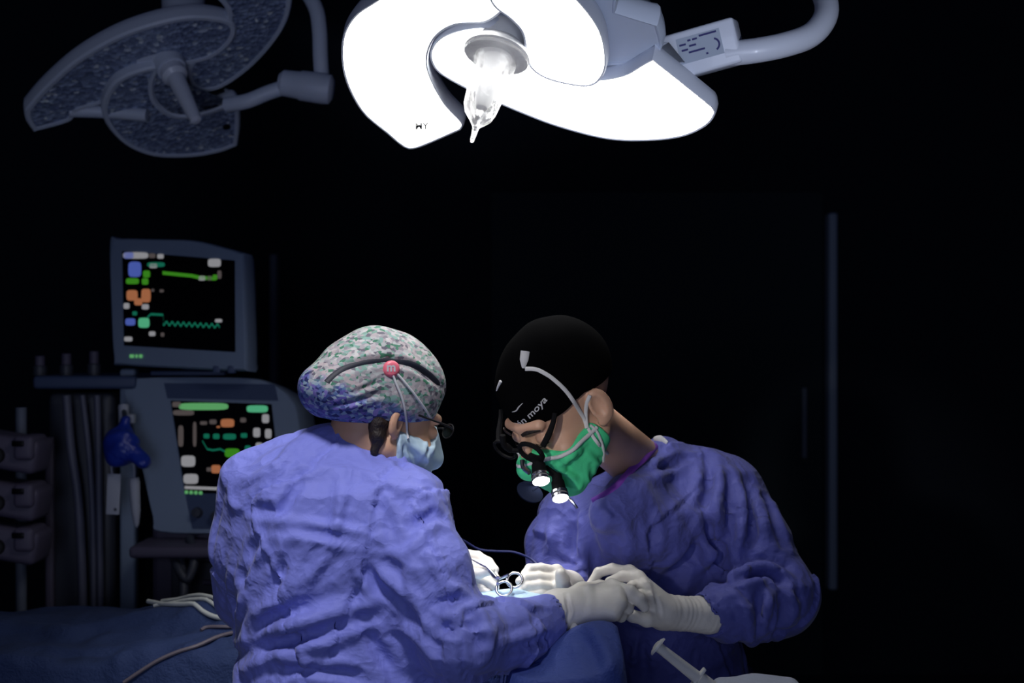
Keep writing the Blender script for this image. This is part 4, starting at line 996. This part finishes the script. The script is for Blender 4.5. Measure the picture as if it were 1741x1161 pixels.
surgeon = thing('person', 'surgeon in dark blue gown bending over the operation, wearing black cap and green mask', 'person', (P(1120, 0, 2.83).x, 2.83, 0))
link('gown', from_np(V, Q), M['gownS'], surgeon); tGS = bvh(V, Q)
def bodyS(p):
    d = head_sdf(p, cS, RS, sS)
    nk = rcone(p, Vector(cS)-fS*.030-uS*.066, P(1085, 788, 2.765), .046, .052)
    d = smin(d, nk, .02)
    d = smin(d, rcone(p, P(1100, 830, 2.79), P(1215, 830, 2.81), .05, .045), .03); d = smin(d, rcone(p, P(1100, 850, 2.80), P(1000, 890, 2.77), .05, .035), .03)
    d = smin(d, loft(p, [(z, cx, cy, max(.03, rx), max(.03, ry)) for (z, cx, cy, rx, ry) in rowsS(.03) if .75 < z < 1.2], 2.3, -.12), .02)
    d = smin(d, chain(p, armS_L, [.045, .040, .036, .030, .022], .02), .02); d = smin(d, chain(p, armS_R, [.038, .034, .030, .026, .022], .02), .02)
    for hh, ar in ((handS_R, armS_R), (handS_L, armS_L)):
        d = smin(d, hand_sdf(p, grow=-.003, **hh), .006); d = smin(d, rcone(p, ar[-1], hh['W'], .021, .022), .01)
    for sx in (-1, 1):
        x = P(1130, 0, 2.86).x+sx*.072
        d = smin(d, chain(p, [(x, 2.86, .80), (x, 2.86, .46), (x, 2.88, .10), (x, 2.87, .05)], [.068, .055, .040, .040], .03), .03)
        d = smin(d, rcone(p, (x, 2.88, .045), (x, 2.72, .035), .036, .028), .02)
    return d
V, Q = nets(bodyS, (-.05, 2.26, 0.0), (.60, 3.02, 1.50), 0.0036)
link('body', from_np(V, Q), M['skinS'], surgeon); tBS = bvh(V, Q)
cu = PP([(1150, 1042, 2.53), (1204, 1046, 2.556)])
V, Q, _ = glove(handS_L, cu, [.029, .034], 'glove', surgeon, .0006)
V = cuff_rings(V, Q, P(1128, 1040, 2.515), P(1204, 1046, 2.556), .0006, 560)
V = creases(V, Q, [(-.002, .004, [(1110, 1000), (1118, 1025), (1122, 1050)]), (.0015, .004, [(1095, 985), (1112, 1005)])], 2.47)
link('glove', from_np(V, Q), M['glove'], surgeon)
V, Q, _ = glove(handS_R, [P(972, 1002, 2.64)], [.03], 'glove', surgeon, .0006)
link('glove', from_np(V, Q), M['glove'], surgeon)
# cap
aS = np.array(cS)
def capS(p):
    q = ((p-A_(cS))@A_(RS))/sS
    d = ell(q, (0, -.018, .048), (.084, .106, .096))
    pl = np.where(q[:, 1] > -.0, .030-q[:, 1]*.08, .030+q[:, 1]*.30)-q[:, 2]
    d = smax(d, pl, .004); d = smax(d, -ell(q, (0, -.018, .040), (.0765, .0965, .087)), .003)
    return d+.0012*fnoise(p.astype(float), 40, 8).astype(np.float32)
V, Q = nets(capS, aS-.19, aS+.19, .0028); cps = link('cap', from_np(V, Q), M['capS'], surgeon, 'black surgical cap'); tCS = bvh(V, Q)
def LS(x, y, z): return Vector(cS)+rS*x*sS+fS*y*sS+uS*z*sS
# eyebrow and eye line (left side shows)
for sx in (-1, 1):
    b = MB(); b.tube([LS(sx*.014, .101, .024), LS(sx*.030, .098, .029), LS(sx*.047, .086, .024)], [.003, .0042, .002], n=8, flat=fS); b.build('eyebrow', M['hair'], surgeon)
    b = MB(); b.tube([LS(sx*.017, .089, -.004), LS(sx*.031, .0935, -.0055), LS(sx*.045, .083, -.003)], [.0008, .0012, .0008], n=6); b.build('eyelashes', M['hair'], surgeon)
# mask
def fmS(p): return mask_sdf(p, cS, RS, sS, .0045, -.012, -.002, .22, .30)+.0012*fnoise(p.astype(float), 55, 6).astype(np.float32)
V, Q = nets(fmS, aS-.19, aS+.19, .0028)
V = creases(V, Q, [(-.005, .005, [(1005, 790), (1006, 810), (1012, 828)]), (-.004, .005, [(1018, 795), (1022, 815)]), (.005, .007, [(985, 770), (965, 780), (955, 795)]), (-.004, .006, [(940, 800), (960, 815), (980, 822)]), (.004, .006, [(950, 795), (975, 812), (985, 830)]), (-.004, .005, [(1000, 760), (1015, 775), (1028, 785)])], 2.55)
ms_ = link('mask', from_np(V, Q), M['maskS'], surgeon, 'bright green surgical mask'); tMS = bvh(V, Q)
b = MB()
def edge_on(t, dirs, lift=.0015):
    out = []
    for (x, y, z) in dirs:
        q = LS(x, y, z); r = t.find_nearest(q); out.append(r[0]+r[1]*lift)
    return out
ql = ((V-aS)@RS)/sS; zt_ = -.012-np.abs(ql[:, 0])*.22; te = []
for a_ in np.linspace(-100, 100, 27):
    an = np.degrees(np.arctan2(ql[:, 0], ql[:, 1]-.02)); mk = (np.abs(an-a_) < 5) & (np.abs(ql[:, 2]-zt_) < .005)
    if mk.any(): rr_ = np.hypot(ql[:, 0], ql[:, 1]-.02)*mk; k_ = rr_.argmax(); te.append(V[k_]+(RS@np.array([math.sin(math.radians(a_)), math.cos(math.radians(a_)), 0]))*.0012-RS[:, 2]*.003)
te = [Vector((te[max(k-1, 0)]+te[k]*2+te[min(k+1, len(te)-1)])/4) for k in range(len(te))]
b.tube(te, .0036, n=10, cr=2); 
se = edge_on(tMS, [(-.074, .016, -.014), (-.072, .014, -.040), (-.062, .018, -.070), (-.045, .022, -.095)])
b.tube(se, .0025, n=8); b.build('mask_edge', M['white'], ms_, label='white binding of the mask')
# ties: from the upper corner over the crown, and from the lower corner round the neck
cor = te[0]; b = MB()
TS = (tCS, tBS, tMS); b.tube(over(TS, [(998, 728), (994, 714), (985, 698), (975, 682), (965, 668), (955, 657), (945, 648), (935, 640), (925, 634), (915, 629), (905, 627), (893, 627)], .002), .0034, n=8, flat=(0, -1, 0.2))
b.build('mask_tie', M['white'], ms_, label='pale tie running over the black cap')
b = MB(); kt = hit(tCS, 895, 630, 2.40, .002); kq = P(890, 626, kt.y); b.tube([kq, P(891, 612, kt.y-.002), P(893, 597, kt.y)], [.002, .007, .0075], n=8, flat=(0, -1, 0)); b.build('tie_knot', M['white'], ms_)
b = MB(); b.tube(over(TS, [(998, 728), (996, 712), (996, 698), (998, 684), (1003, 672)], .003), .0032, n=8, flat=(0, -1, 0)); b.tube(over(TS, [(1000, 728), (1008, 742), (1020, 758), (1034, 772)], .003), .0028, n=8, flat=(0, -1, 0)); b.build('mask_tie', M['white'], ms_)
# purple neckline binding and white tie of the gown
gs = [o for o in surgeon.children if o.name.startswith('gown')][0]
b = MB(); b.tube(over((tGS, tBS), [(1116, 757), (1100, 774), (1080, 792), (1062, 812), (1045, 830), (1022, 845), (1008, 853)], .001), .0068, n=10, flat=(.3, -1, .3)); b.build('neck_binding', M['purple'], gs, label='purple neckline binding')
b = MB(); b.tube(onto(tGS, [(1112, 748), (1122, 748), (1134, 754)], 2.78, .002), [.004, .008, .003], n=8, flat=(0, -1, .2)); b.build('neck_tie', M['white'], gs, label='white end of the neck tie')
# writing on the cap
M['capink'] = mat('pale_print', (0.45, 0.45, 0.47), 0.7)
V_, F_ = text_mesh('julián moya', 1.0, .012)
b = MB()
def cp(u, v):     # baseline across the front of the cap
    x0, y0 = 867, 735; x1, y1 = 931, 680
    bx = x0+(x1-x0)*u; by = y0+(y1-y0)*u-6*math.sin(math.pi*u)*-1
    nx, ny = -.64, -.77
    return hit(tCS, bx+nx*11*v, by+ny*11*v, 2.5, .0008)
b.add([cp(u, v) for (u, v) in V_], F_, 0, False); b.build('cap_print', M['capink'], cps, label='small white name printed on the cap')
b = MB(); b.tube(onto(tCS, [(871, 700), (878, 698), (882, 692), (889, 685)], 2.5, .0006), [.0004, .0012, .0012, .0004], n=6); b.build('cap_emblem', M['capink'], cps, label='small curved emblem')
b = MB(); b.tube(onto(tCS, [(853, 648), (849, 656), (846, 664)], 2.40, .002), [.003, .002, .001], n=6); b.build('cap_tie', M['white'], cps)
xs = P(1130, 0, 2.86).x
V, Q = nets(legsf(xs, 2.86, 1), (xs-.24, 2.68, .05), (xs+.24, 3.04, .9), .01); link('trousers', from_np(V, Q), M['scrub'], surgeon); shoes(surgeon, xs, 2.88, -1)
# loupes with two lights
M['matte'] = mat('matte_black', (0.004, 0.004, 0.005), 0.8, spec=0.12)
lp = thing('surgical_loupes', 'black magnifying loupes with two glowing round lenses worn by the surgeon', 'loupes', LS(0, .12, 0))
b = MB()
for sx in (-1, 1):
    pts = [LS(sx*(.034+.025*math.cos(t)), .116-.10*(.034+.025*math.cos(t))**1.0*.35, .003+.018*math.sin(t)) for t in [k*math.pi/8 for k in range(17)]]
    if sx == -1: b.tube(pts, .0042, n=8, cr=1)
    else: b.tube(pts, .0028, n=8, cr=1)
b.tube([LS(-.012, .118, .008), LS(0, .124, .012), LS(.012, .118, .008)], .004, n=8)
b.tube([LS(0, .124, .012), LS(0, .130, .028), LS(-.004, .124, .045)], .005, n=8)
b.build('frame', M['matte'], lp)
for sx in (-1, 1):
    b = MB(); b.tube([LS(sx*.057, .104, .008), LS(sx*.064, .088, .018), LS(sx*.068, .070, .030), LS(sx*.070, .060, .040)], [.005, .0055, .0045, .004], n=8); b.build('temple', M['matte'], lp)
axl = Vector((0.12, -0.62, -0.76)).normalized()
for (x, y, Y, r, g) in ((920, 818, 2.34, .0148, (902, 775, 2.385)), (953, 847, 2.345, .0138, (926, 795, 2.375))):
    e = P(x, y, Y); b = MB(); b.lathe(e-axl*.046, axl, [(0, 0), (0, r*.62), (.012, r*.66), (.014, r*.8), (.030, r*.85), (.031, r*.98), (.036, r*.98), (.036, 0)], n=28)
    b.tube([P(*g), e-axl*.044], .006, n=8); br_ = b.build('barrel', M['matte'], lp)
    b = MB(); b.lathe(e-axl*.012, axl, [(0, r*.9), (0, r*1.03), (.004, r*1.05), (.005, r*.98)], n=28, cap=False); b.lathe(e-axl*.004, axl, [(0, r*.95), (0, r*1.05), (.004, r*1.05), (.0045, r*.97)], n=28, cap=False); b.build('ring', M['steel'], br_, label='bright metal rings')
    b = MB(); b.lathe(e-axl*.0045, axl, [(0, 0), (0, r*.98), (.004, r*.96), (.006, r*.7), (.007, 0)], n=28); b.build('lens', M['lit'], br_, label='glowing round lens')
b = MB(); b.tube(PP([(955, 838, 2.36), (972, 852, 2.35), (981, 864, 2.35)]), .0028, n=8); b.build('lever', M['steel'], lp); b = MB(); b.tube(PP([(888, 782, 2.375), (890, 795, 2.37), (900, 804, 2.36)]), .004, n=8); b.build('lever', M['steel'], lp)
M['smoke'] = mat('smoked_filter', (0.008, 0.012, 0.03), 0.9, spec=0.05)
b = MB(); b.lathe(P(900, 838, 2.335), Vector((.35, -.55, .7)), [(0, 0), (0, .022), (.003, .023), (.004, 0)], n=28); b.tube(PP([(905, 835, 2.337), (915, 826, 2.35)]), .002, n=6); b.build('filter', M['smoke'], lp, label='dark swing-away filter')

# ------------------------------------------------------------------ table, drapes, instruments
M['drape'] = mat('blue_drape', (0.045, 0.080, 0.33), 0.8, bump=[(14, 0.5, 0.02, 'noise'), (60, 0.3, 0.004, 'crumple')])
M['towel'] = mat('pale_blue_towel', (0.45, 0.62, 0.80), 0.85, bump=[(80, 0.5, 0.003, 'noise')])
b = MB(); tab = thing('operating_table', 'operating table under the blue drape', 'table', (-1.0, 3.08, 0))
b.box((-1.0, 3.08, 0.745), (1.90, 0.42, 0.06), bev=0.02); b.build('table_top', M['eqk'], tab)
b = MB(); b.box((-0.9, 3.08, 0.41), (0.22, 0.22, 0.64), bev=0.03); b.build('pillar', M['steel'], tab)
b = MB(); b.box((-0.9, 3.08, 0.05), (0.8, 0.44, 0.10), bev=0.03); b.build('base', M['eqk'], tab)
hb_ = thing('arm_board', 'narrow padded board under the drape where the people operate', 'arm board', (0.08, 2.42, 0))
b = MB(); b.box((0.085, 2.44, 0.83), (0.15, 0.34, 0.05), bev=0.02); b.build('board_top', M['eqk'], hb_)
b = MB(); b.tube([(0.085, 2.44, 0.02), (0.085, 2.44, 0.81)], 0.022); b.lathe((0.085, 2.44, 0), (0, 0, 1), [(0, 0), (0, 0.14), (0.015, 0.14), (0.025, 0.03), (0.03, 0)]); b.build('stand', M['steel'], hb_)
def hf(X, Y):
    """height of the draped cloth"""
    def sdb(cx, cy, hx, hy, r):
        qx = np.abs(X-cx)-(hx-r); qy = np.abs(Y-cy)-(hy-r); return np.hypot(np.maximum(qx, 0), np.maximum(qy, 0))+np.minimum(np.maximum(qx, qy), 0)-r
    d1 = sdb(-1.02, 3.05, .98, .26, .08); d2 = sdb(0.085, 2.44, .085, .24, .05); d = np.minimum(d1, d2)
    d = smin(d1, d2, .10)
    top1 = .838+.035*np.exp(-((Y-3.05)/.16)**2)*(1+.25*np.sin(X*3.1+1)); top1 = top1+.05*np.exp(-(((X+.62)/.16)**2+((Y-3.0)/.12)**2))-.02*np.exp(-((X+1.25)/.25)**2)
    top2 = .930+.058*np.exp(-(((X-.145)/.075)**2+((Y-2.335)/.10)**2))+.050*np.exp(-(((X-.0)/.10)**2+((Y-2.52)/.07)**2))
    wgt = np.clip((d1-d2)/.12+.5, 0, 1); top = top1*(1-wgt)+top2*wgt
    wr = .006*fnoise(np.stack([X.ravel(), Y.ravel(), X.ravel()*0], 1), 14, 31).reshape(X.shape)+.003*fnoise(np.stack([X.ravel(), Y.ravel()*.5, X.ravel()*0], 1), 38, 32).reshape(X.shape)
    fall = np.clip((d-.0)/.05, 0, 1); fall = fall*fall*(3-2*fall)
    z = top+wr*(1-.3*fall)-fall*.30
    return z, d
hx = .0075; xs_ = np.arange(-2.1, .34, hx); ys_ = np.arange(2.12, 3.42, hx); X, Y = np.meshgrid(xs_, ys_, indexing='ij'); Z, D = hf(X, Y)
G = fnoise(np.stack([X.ravel(), Y.ravel(), X.ravel()*0], 1), 30, 44).reshape(X.shape)
keep = D < .052
# long folds of the drape seen at the left
idx = -np.ones(X.shape, int); idx[keep] = np.arange(keep.sum()); Vd = np.stack([X[keep], Y[keep], Z[keep]], 1)
a = idx[:-1, :-1]; b1 = idx[1:, :-1]; c1 = idx[1:, 1:]; d1 = idx[:-1, 1:]; ok = (a >= 0) & (b1 >= 0) & (c1 >= 0) & (d1 >= 0)
Qd = np.stack([a[ok], b1[ok], c1[ok], d1[ok]], 1)
for (amp, wd, pl) in [(.014, .03, [(0, 1060), (120, 1075), (260, 1045), (330, 1040)]), (-.014, .025, [(200, 1090), (300, 1075), (350, 1050)]), (.012, .02, [(250, 1150), (320, 1105), (365, 1090)]), (-.012, .02, [(230, 1130), (300, 1110), (350, 1100)]), (-.010, .02, [(60, 1110), (150, 1120), (220, 1105)]),
                      (-.010, .010, [(1065, 1050), (1078, 1080), (1082, 1110)]), (.006, .010, [(1000, 1060), (1030, 1100), (1045, 1150)]), (-.006, .010, [(985, 1080), (1010, 1120), (1015, 1160)]), (.006, .012, [(840, 1018), (870, 1012), (900, 1022)])]:
    Vd = creases(Vd, Qd, [(amp, wd, pl)], 2.6)
def sub_mesh(mask):
    q = Qd[mask]; u_, inv = np.unique(q, return_inverse=True); return from_np(Vd[u_], inv.reshape(q.shape))
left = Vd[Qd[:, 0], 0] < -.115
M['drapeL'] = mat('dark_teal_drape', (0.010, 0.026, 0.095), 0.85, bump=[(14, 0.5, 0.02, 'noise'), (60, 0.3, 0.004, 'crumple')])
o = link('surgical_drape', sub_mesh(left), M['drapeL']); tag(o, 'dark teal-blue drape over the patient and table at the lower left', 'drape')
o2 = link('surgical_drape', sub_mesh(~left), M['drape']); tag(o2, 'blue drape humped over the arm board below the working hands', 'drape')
tD = BVHTree.FromPolygons([Vector(v) for v in Vd], [tuple(int(i) for i in q) for q in Qd])
for o in (o, o2): md_ = o.modifiers.new('thickness', 'SOLIDIFY'); md_.thickness = 0.003; md_.offset = -1
# bright towel at the operating field
def towf(p):
    c = P(862, 1024, 2.47); q = p-A_(c)
    zt = .010*np.sin(q[:, 0]*38+1.0)*.5+.006*np.sin(q[:, 1]*60+q[:, 0]*30)
    d = rbox(np.stack([q[:, 0], q[:, 1], q[:, 2]-zt], 1), (0, 0, 0), (.085, .060, .008), .007)
    return d+.0015*fnoise(p.astype(float), 60, 12).astype(np.float32)
c = np.array(P(862, 1024, 2.47)); V, Q = nets(towf, c-.11, c+.11, .003); o = link('towel', from_np(V, Q), M['towel']); tag(o, 'small crumpled light blue towel under the working hands', 'towel')
# ring-handled needle holder held between the two left-hand fingers
nh = thing('needle_holder', 'steel needle holder with two finger rings lying between the gloved hands', 'surgical instrument', P(866, 993, 2.49))
def ring_at(x, y, Y, r, tilt):
    b = MB(); c = P(x, y, Y); nn = Vector(tilt).normalized(); u = nn.orthogonal().normalized(); v = nn.cross(u)
    pts = [c+(u*math.cos(t)*1.0+v*math.sin(t))*r for t in [k*2*math.pi/28 for k in range(29)]]; b.tube(pts, .0024, n=10, cr=1, cap=False); return b, c
for (x, y, Y, end) in ((857, 1001, 2.46, (826, 962, 2.515)), (875, 986, 2.475, (829, 968, 2.52))):
    b, c = ring_at(x, y, Y, .0135, (-.1, -.85, .5))
    p0 = P(x-11, y-9, Y); b.tube([p0, P(845, 983, 2.49), P(*end)], [.0026, .0030, .0026], n=10)
    b.build('finger_ring', M['steel'], nh, label='steel ring handle with its shank')
b = MB(); b.lathe(P(846, 982, 2.484), (0, -1, 0), [(0, 0), (0, .0035), (.006, .0035), (.006, 0)], n=16); b.build('ratchet', M['steel'], nh)
b = MB(); b.tube(PP([(828, 965, 2.515), (800, 950, 2.54)]), [.0035, .0018], n=8); b.build('jaw', M['steel'], nh)
# thin cable over the field
M['cable'] = mat('blue_cable', (0.012, 0.018, 0.10), 0.45)
b = MB(); b.tube(PP([(752, 912, 2.66), (768, 910, 2.66), (790, 920, 2.66), (815, 934, 2.66), (845, 937, 2.66), (870, 938, 2.66), (890, 944, 2.65), (906, 953, 2.63), (925, 975, 2.61), (940, 1000, 2.60)]), .0022, n=8); o = b.build('cable', M['cable']); tag(o, 'thin dark blue cable hanging over the field between the two people', 'cable')
# syringe on the instrument stand in front
mt = thing('mayo_stand', 'instrument stand at the bottom edge right of the drape, with a steel tray', 'instrument stand', (0.42, 2.42, 0))
b = MB(); b.box((0.42, 2.40, 0.808), (0.42, 0.30, 0.012), bev=0.005); 
for (cx_, cy_, sx_, sy_) in ((.42, 2.25, .42, .008), (.42, 2.55, .42, .008), (.21, 2.40, .008, .30), (.63, 2.40, .008, .30)): b.box((cx_, cy_, .818), (sx_, sy_, .024), bev=.003)
b.build('tray', M['steel'], mt)
b = MB(); b.tube([(.60, 2.40, .802), (.60, 2.40, .05)], .014); b.build('post', M['steel'], mt)
b = MB(); b.tube([(.60, 2.40, .05), (.60, 2.40, .03), (.25, 2.30, .03)], .014, cr=1); b.tube([(.60, 2.40, .03), (.60, 2.62, .03)], .014); b.tube([(.60, 2.40, .03), (.60, 2.20, .03)], .014); b.build('base', M['steel'], mt)
M['greyt'] = mat('grey_towel', (0.40, 0.44, 0.55), 0.9, bump=[(50, 0.6, 0.005, 'noise')])
def twf(p):
    c = P(1290, 1172, 2.38); q = p-A_(c); return rbox(np.stack([q[:, 0], q[:, 1], q[:, 2]+.35*np.abs(q[:, 0])**1.5], 1), (0, 0, 0), (.075, .05, .018), .016)+.002*fnoise(p.astype(float), 45, 15).astype(np.float32)
c = np.array(P(1290, 1172, 2.38)); V, Q = nets(twf, c-.10, c+.10, .004)
zl = V[:, 2].min(); V[:, 2] = np.where(V[:, 2] < c[2]-.004, V[:, 2]-(zl-.8145)*np.clip((c[2]-.004-V[:, 2])/(c[2]-.004-zl), 0, 1), V[:, 2])
o = link('folded_towel', from_np(V, Q), M['greyt']); tag(o, 'folded grey towel on the instrument stand at the bottom edge', 'towel')
M['plast'] = mat('white_plastic', (0.62, 0.62, 0.62), 0.35)
sy = thing('syringe', 'large white syringe leaning up at the bottom edge with its round thumb rest on top', 'syringe', P(1186, 1150, 2.38))
s0 = P(1116, 1097, 2.37); s1 = P(1186, 1152, 2.385); sx_ = (s1-s0); SL = sx_.length; sx_.normalize()
b = MB(); b.lathe(s0, (sx_+Vector((0, -.35, 0))).normalized(), [(0, 0), (-.001, .012), (.002, .0175), (.005, .0175), (.006, 0)], n=28); b.lathe(s0, sx_, [(0, 0), (0, .0095), (.012, .0085), (SL, .0105), (SL, 0)], n=24); b.build('plunger', M['plast'], sy)
b = MB(); b.box(s1, (.040, .017, .005), Matrix.Rotation(math.atan2(sx_.x, sx_.z), 3, 'Y'), bev=.002); b.lathe(s1, sx_, [(0, 0), (0, .0135), (.045, .0135), (.05, .004), (.053, .003), (.053, 0)], n=24); b.build('barrel', M['plast'], sy)
# white tubing over the drape at the left
M['tubing'] = mat('pale_tubing', (0.50, 0.52, 0.50), 0.4)
for pl, r, lb in (([(252, 1022, 3.04), (290, 1030, 2.98), (330, 1038, 2.94), (372, 1050, 2.90), (420, 1058, 2.86)], .0050, 'pale tube lying across the drape, lowest of the three meeting behind the assistant'),
              ([(275, 1026, 3.06), (310, 1026, 3.04), (345, 1030, 3.00), (380, 1034, 2.96), (420, 1038, 2.92)], .0050, 'pale tube lying across the drape, uppermost of the three behind the assistant'),
              ([(262, 1030, 3.01), (300, 1036, 3.00), (340, 1039, 2.97), (375, 1042, 2.93), (420, 1047, 2.89)], .0042, 'thin pale tube between two thicker ones on the drape')):
    pts_ = []
    for p_ in dens(PP(pl), 3):
        rc = tD.ray_cast(Vector((p_.x, p_.y, 2)), Vector((0, 0, -1))); pts_.append(Vector((p_.x, p_.y, max(p_.z, rc[0].z+r*.9) if rc[0] else p_.z)))
    b = MB(); b.tube(pts_, r, n=10, cr=2); o = b.build('tubing', M['tubing']); tag(o, lb, 'tube', 'pale tubes across the drape')
M['tubd'] = mat('dull_tubing', (0.12, 0.10, 0.12), 0.5)
b = MB(); b.tube([hit(tD, x, y, 2.8, .004) for (x, y) in [(210, 1160), (262, 1128), (300, 1110), (335, 1100), (368, 1086), (395, 1078)]], .0038, n=8); o = b.build('tubing', M['tubd']); tag(o, 'long dull brown tube snaking over the drape at the lower left', 'tube')
b = MB(); b.tube([hit(tD, x, y, 2.8, .004) for (x, y) in [(342, 1074), (352, 1069), (372, 1067), (395, 1068)]], .0036, n=8); o = b.build('tubing', M['tubd']); tag(o, 'short curved tube on the drape against the assistant\'s gown', 'tube')
# small white sponge below the assistant's wrist
def spf(p): c = P(976, 1070, 2.37); return ell(p, c, (.008, .008, .011))+.0012*fnoise(p.astype(float), 160, 5).astype(np.float32)
c = np.array(P(976, 1070, 2.37)); V, Q = nets(spf, c-.02, c+.02, .0016); o = link('swab', from_np(V, Q), M['white']); tag(o, 'tiny white swab below the grey gloved hand', 'swab')
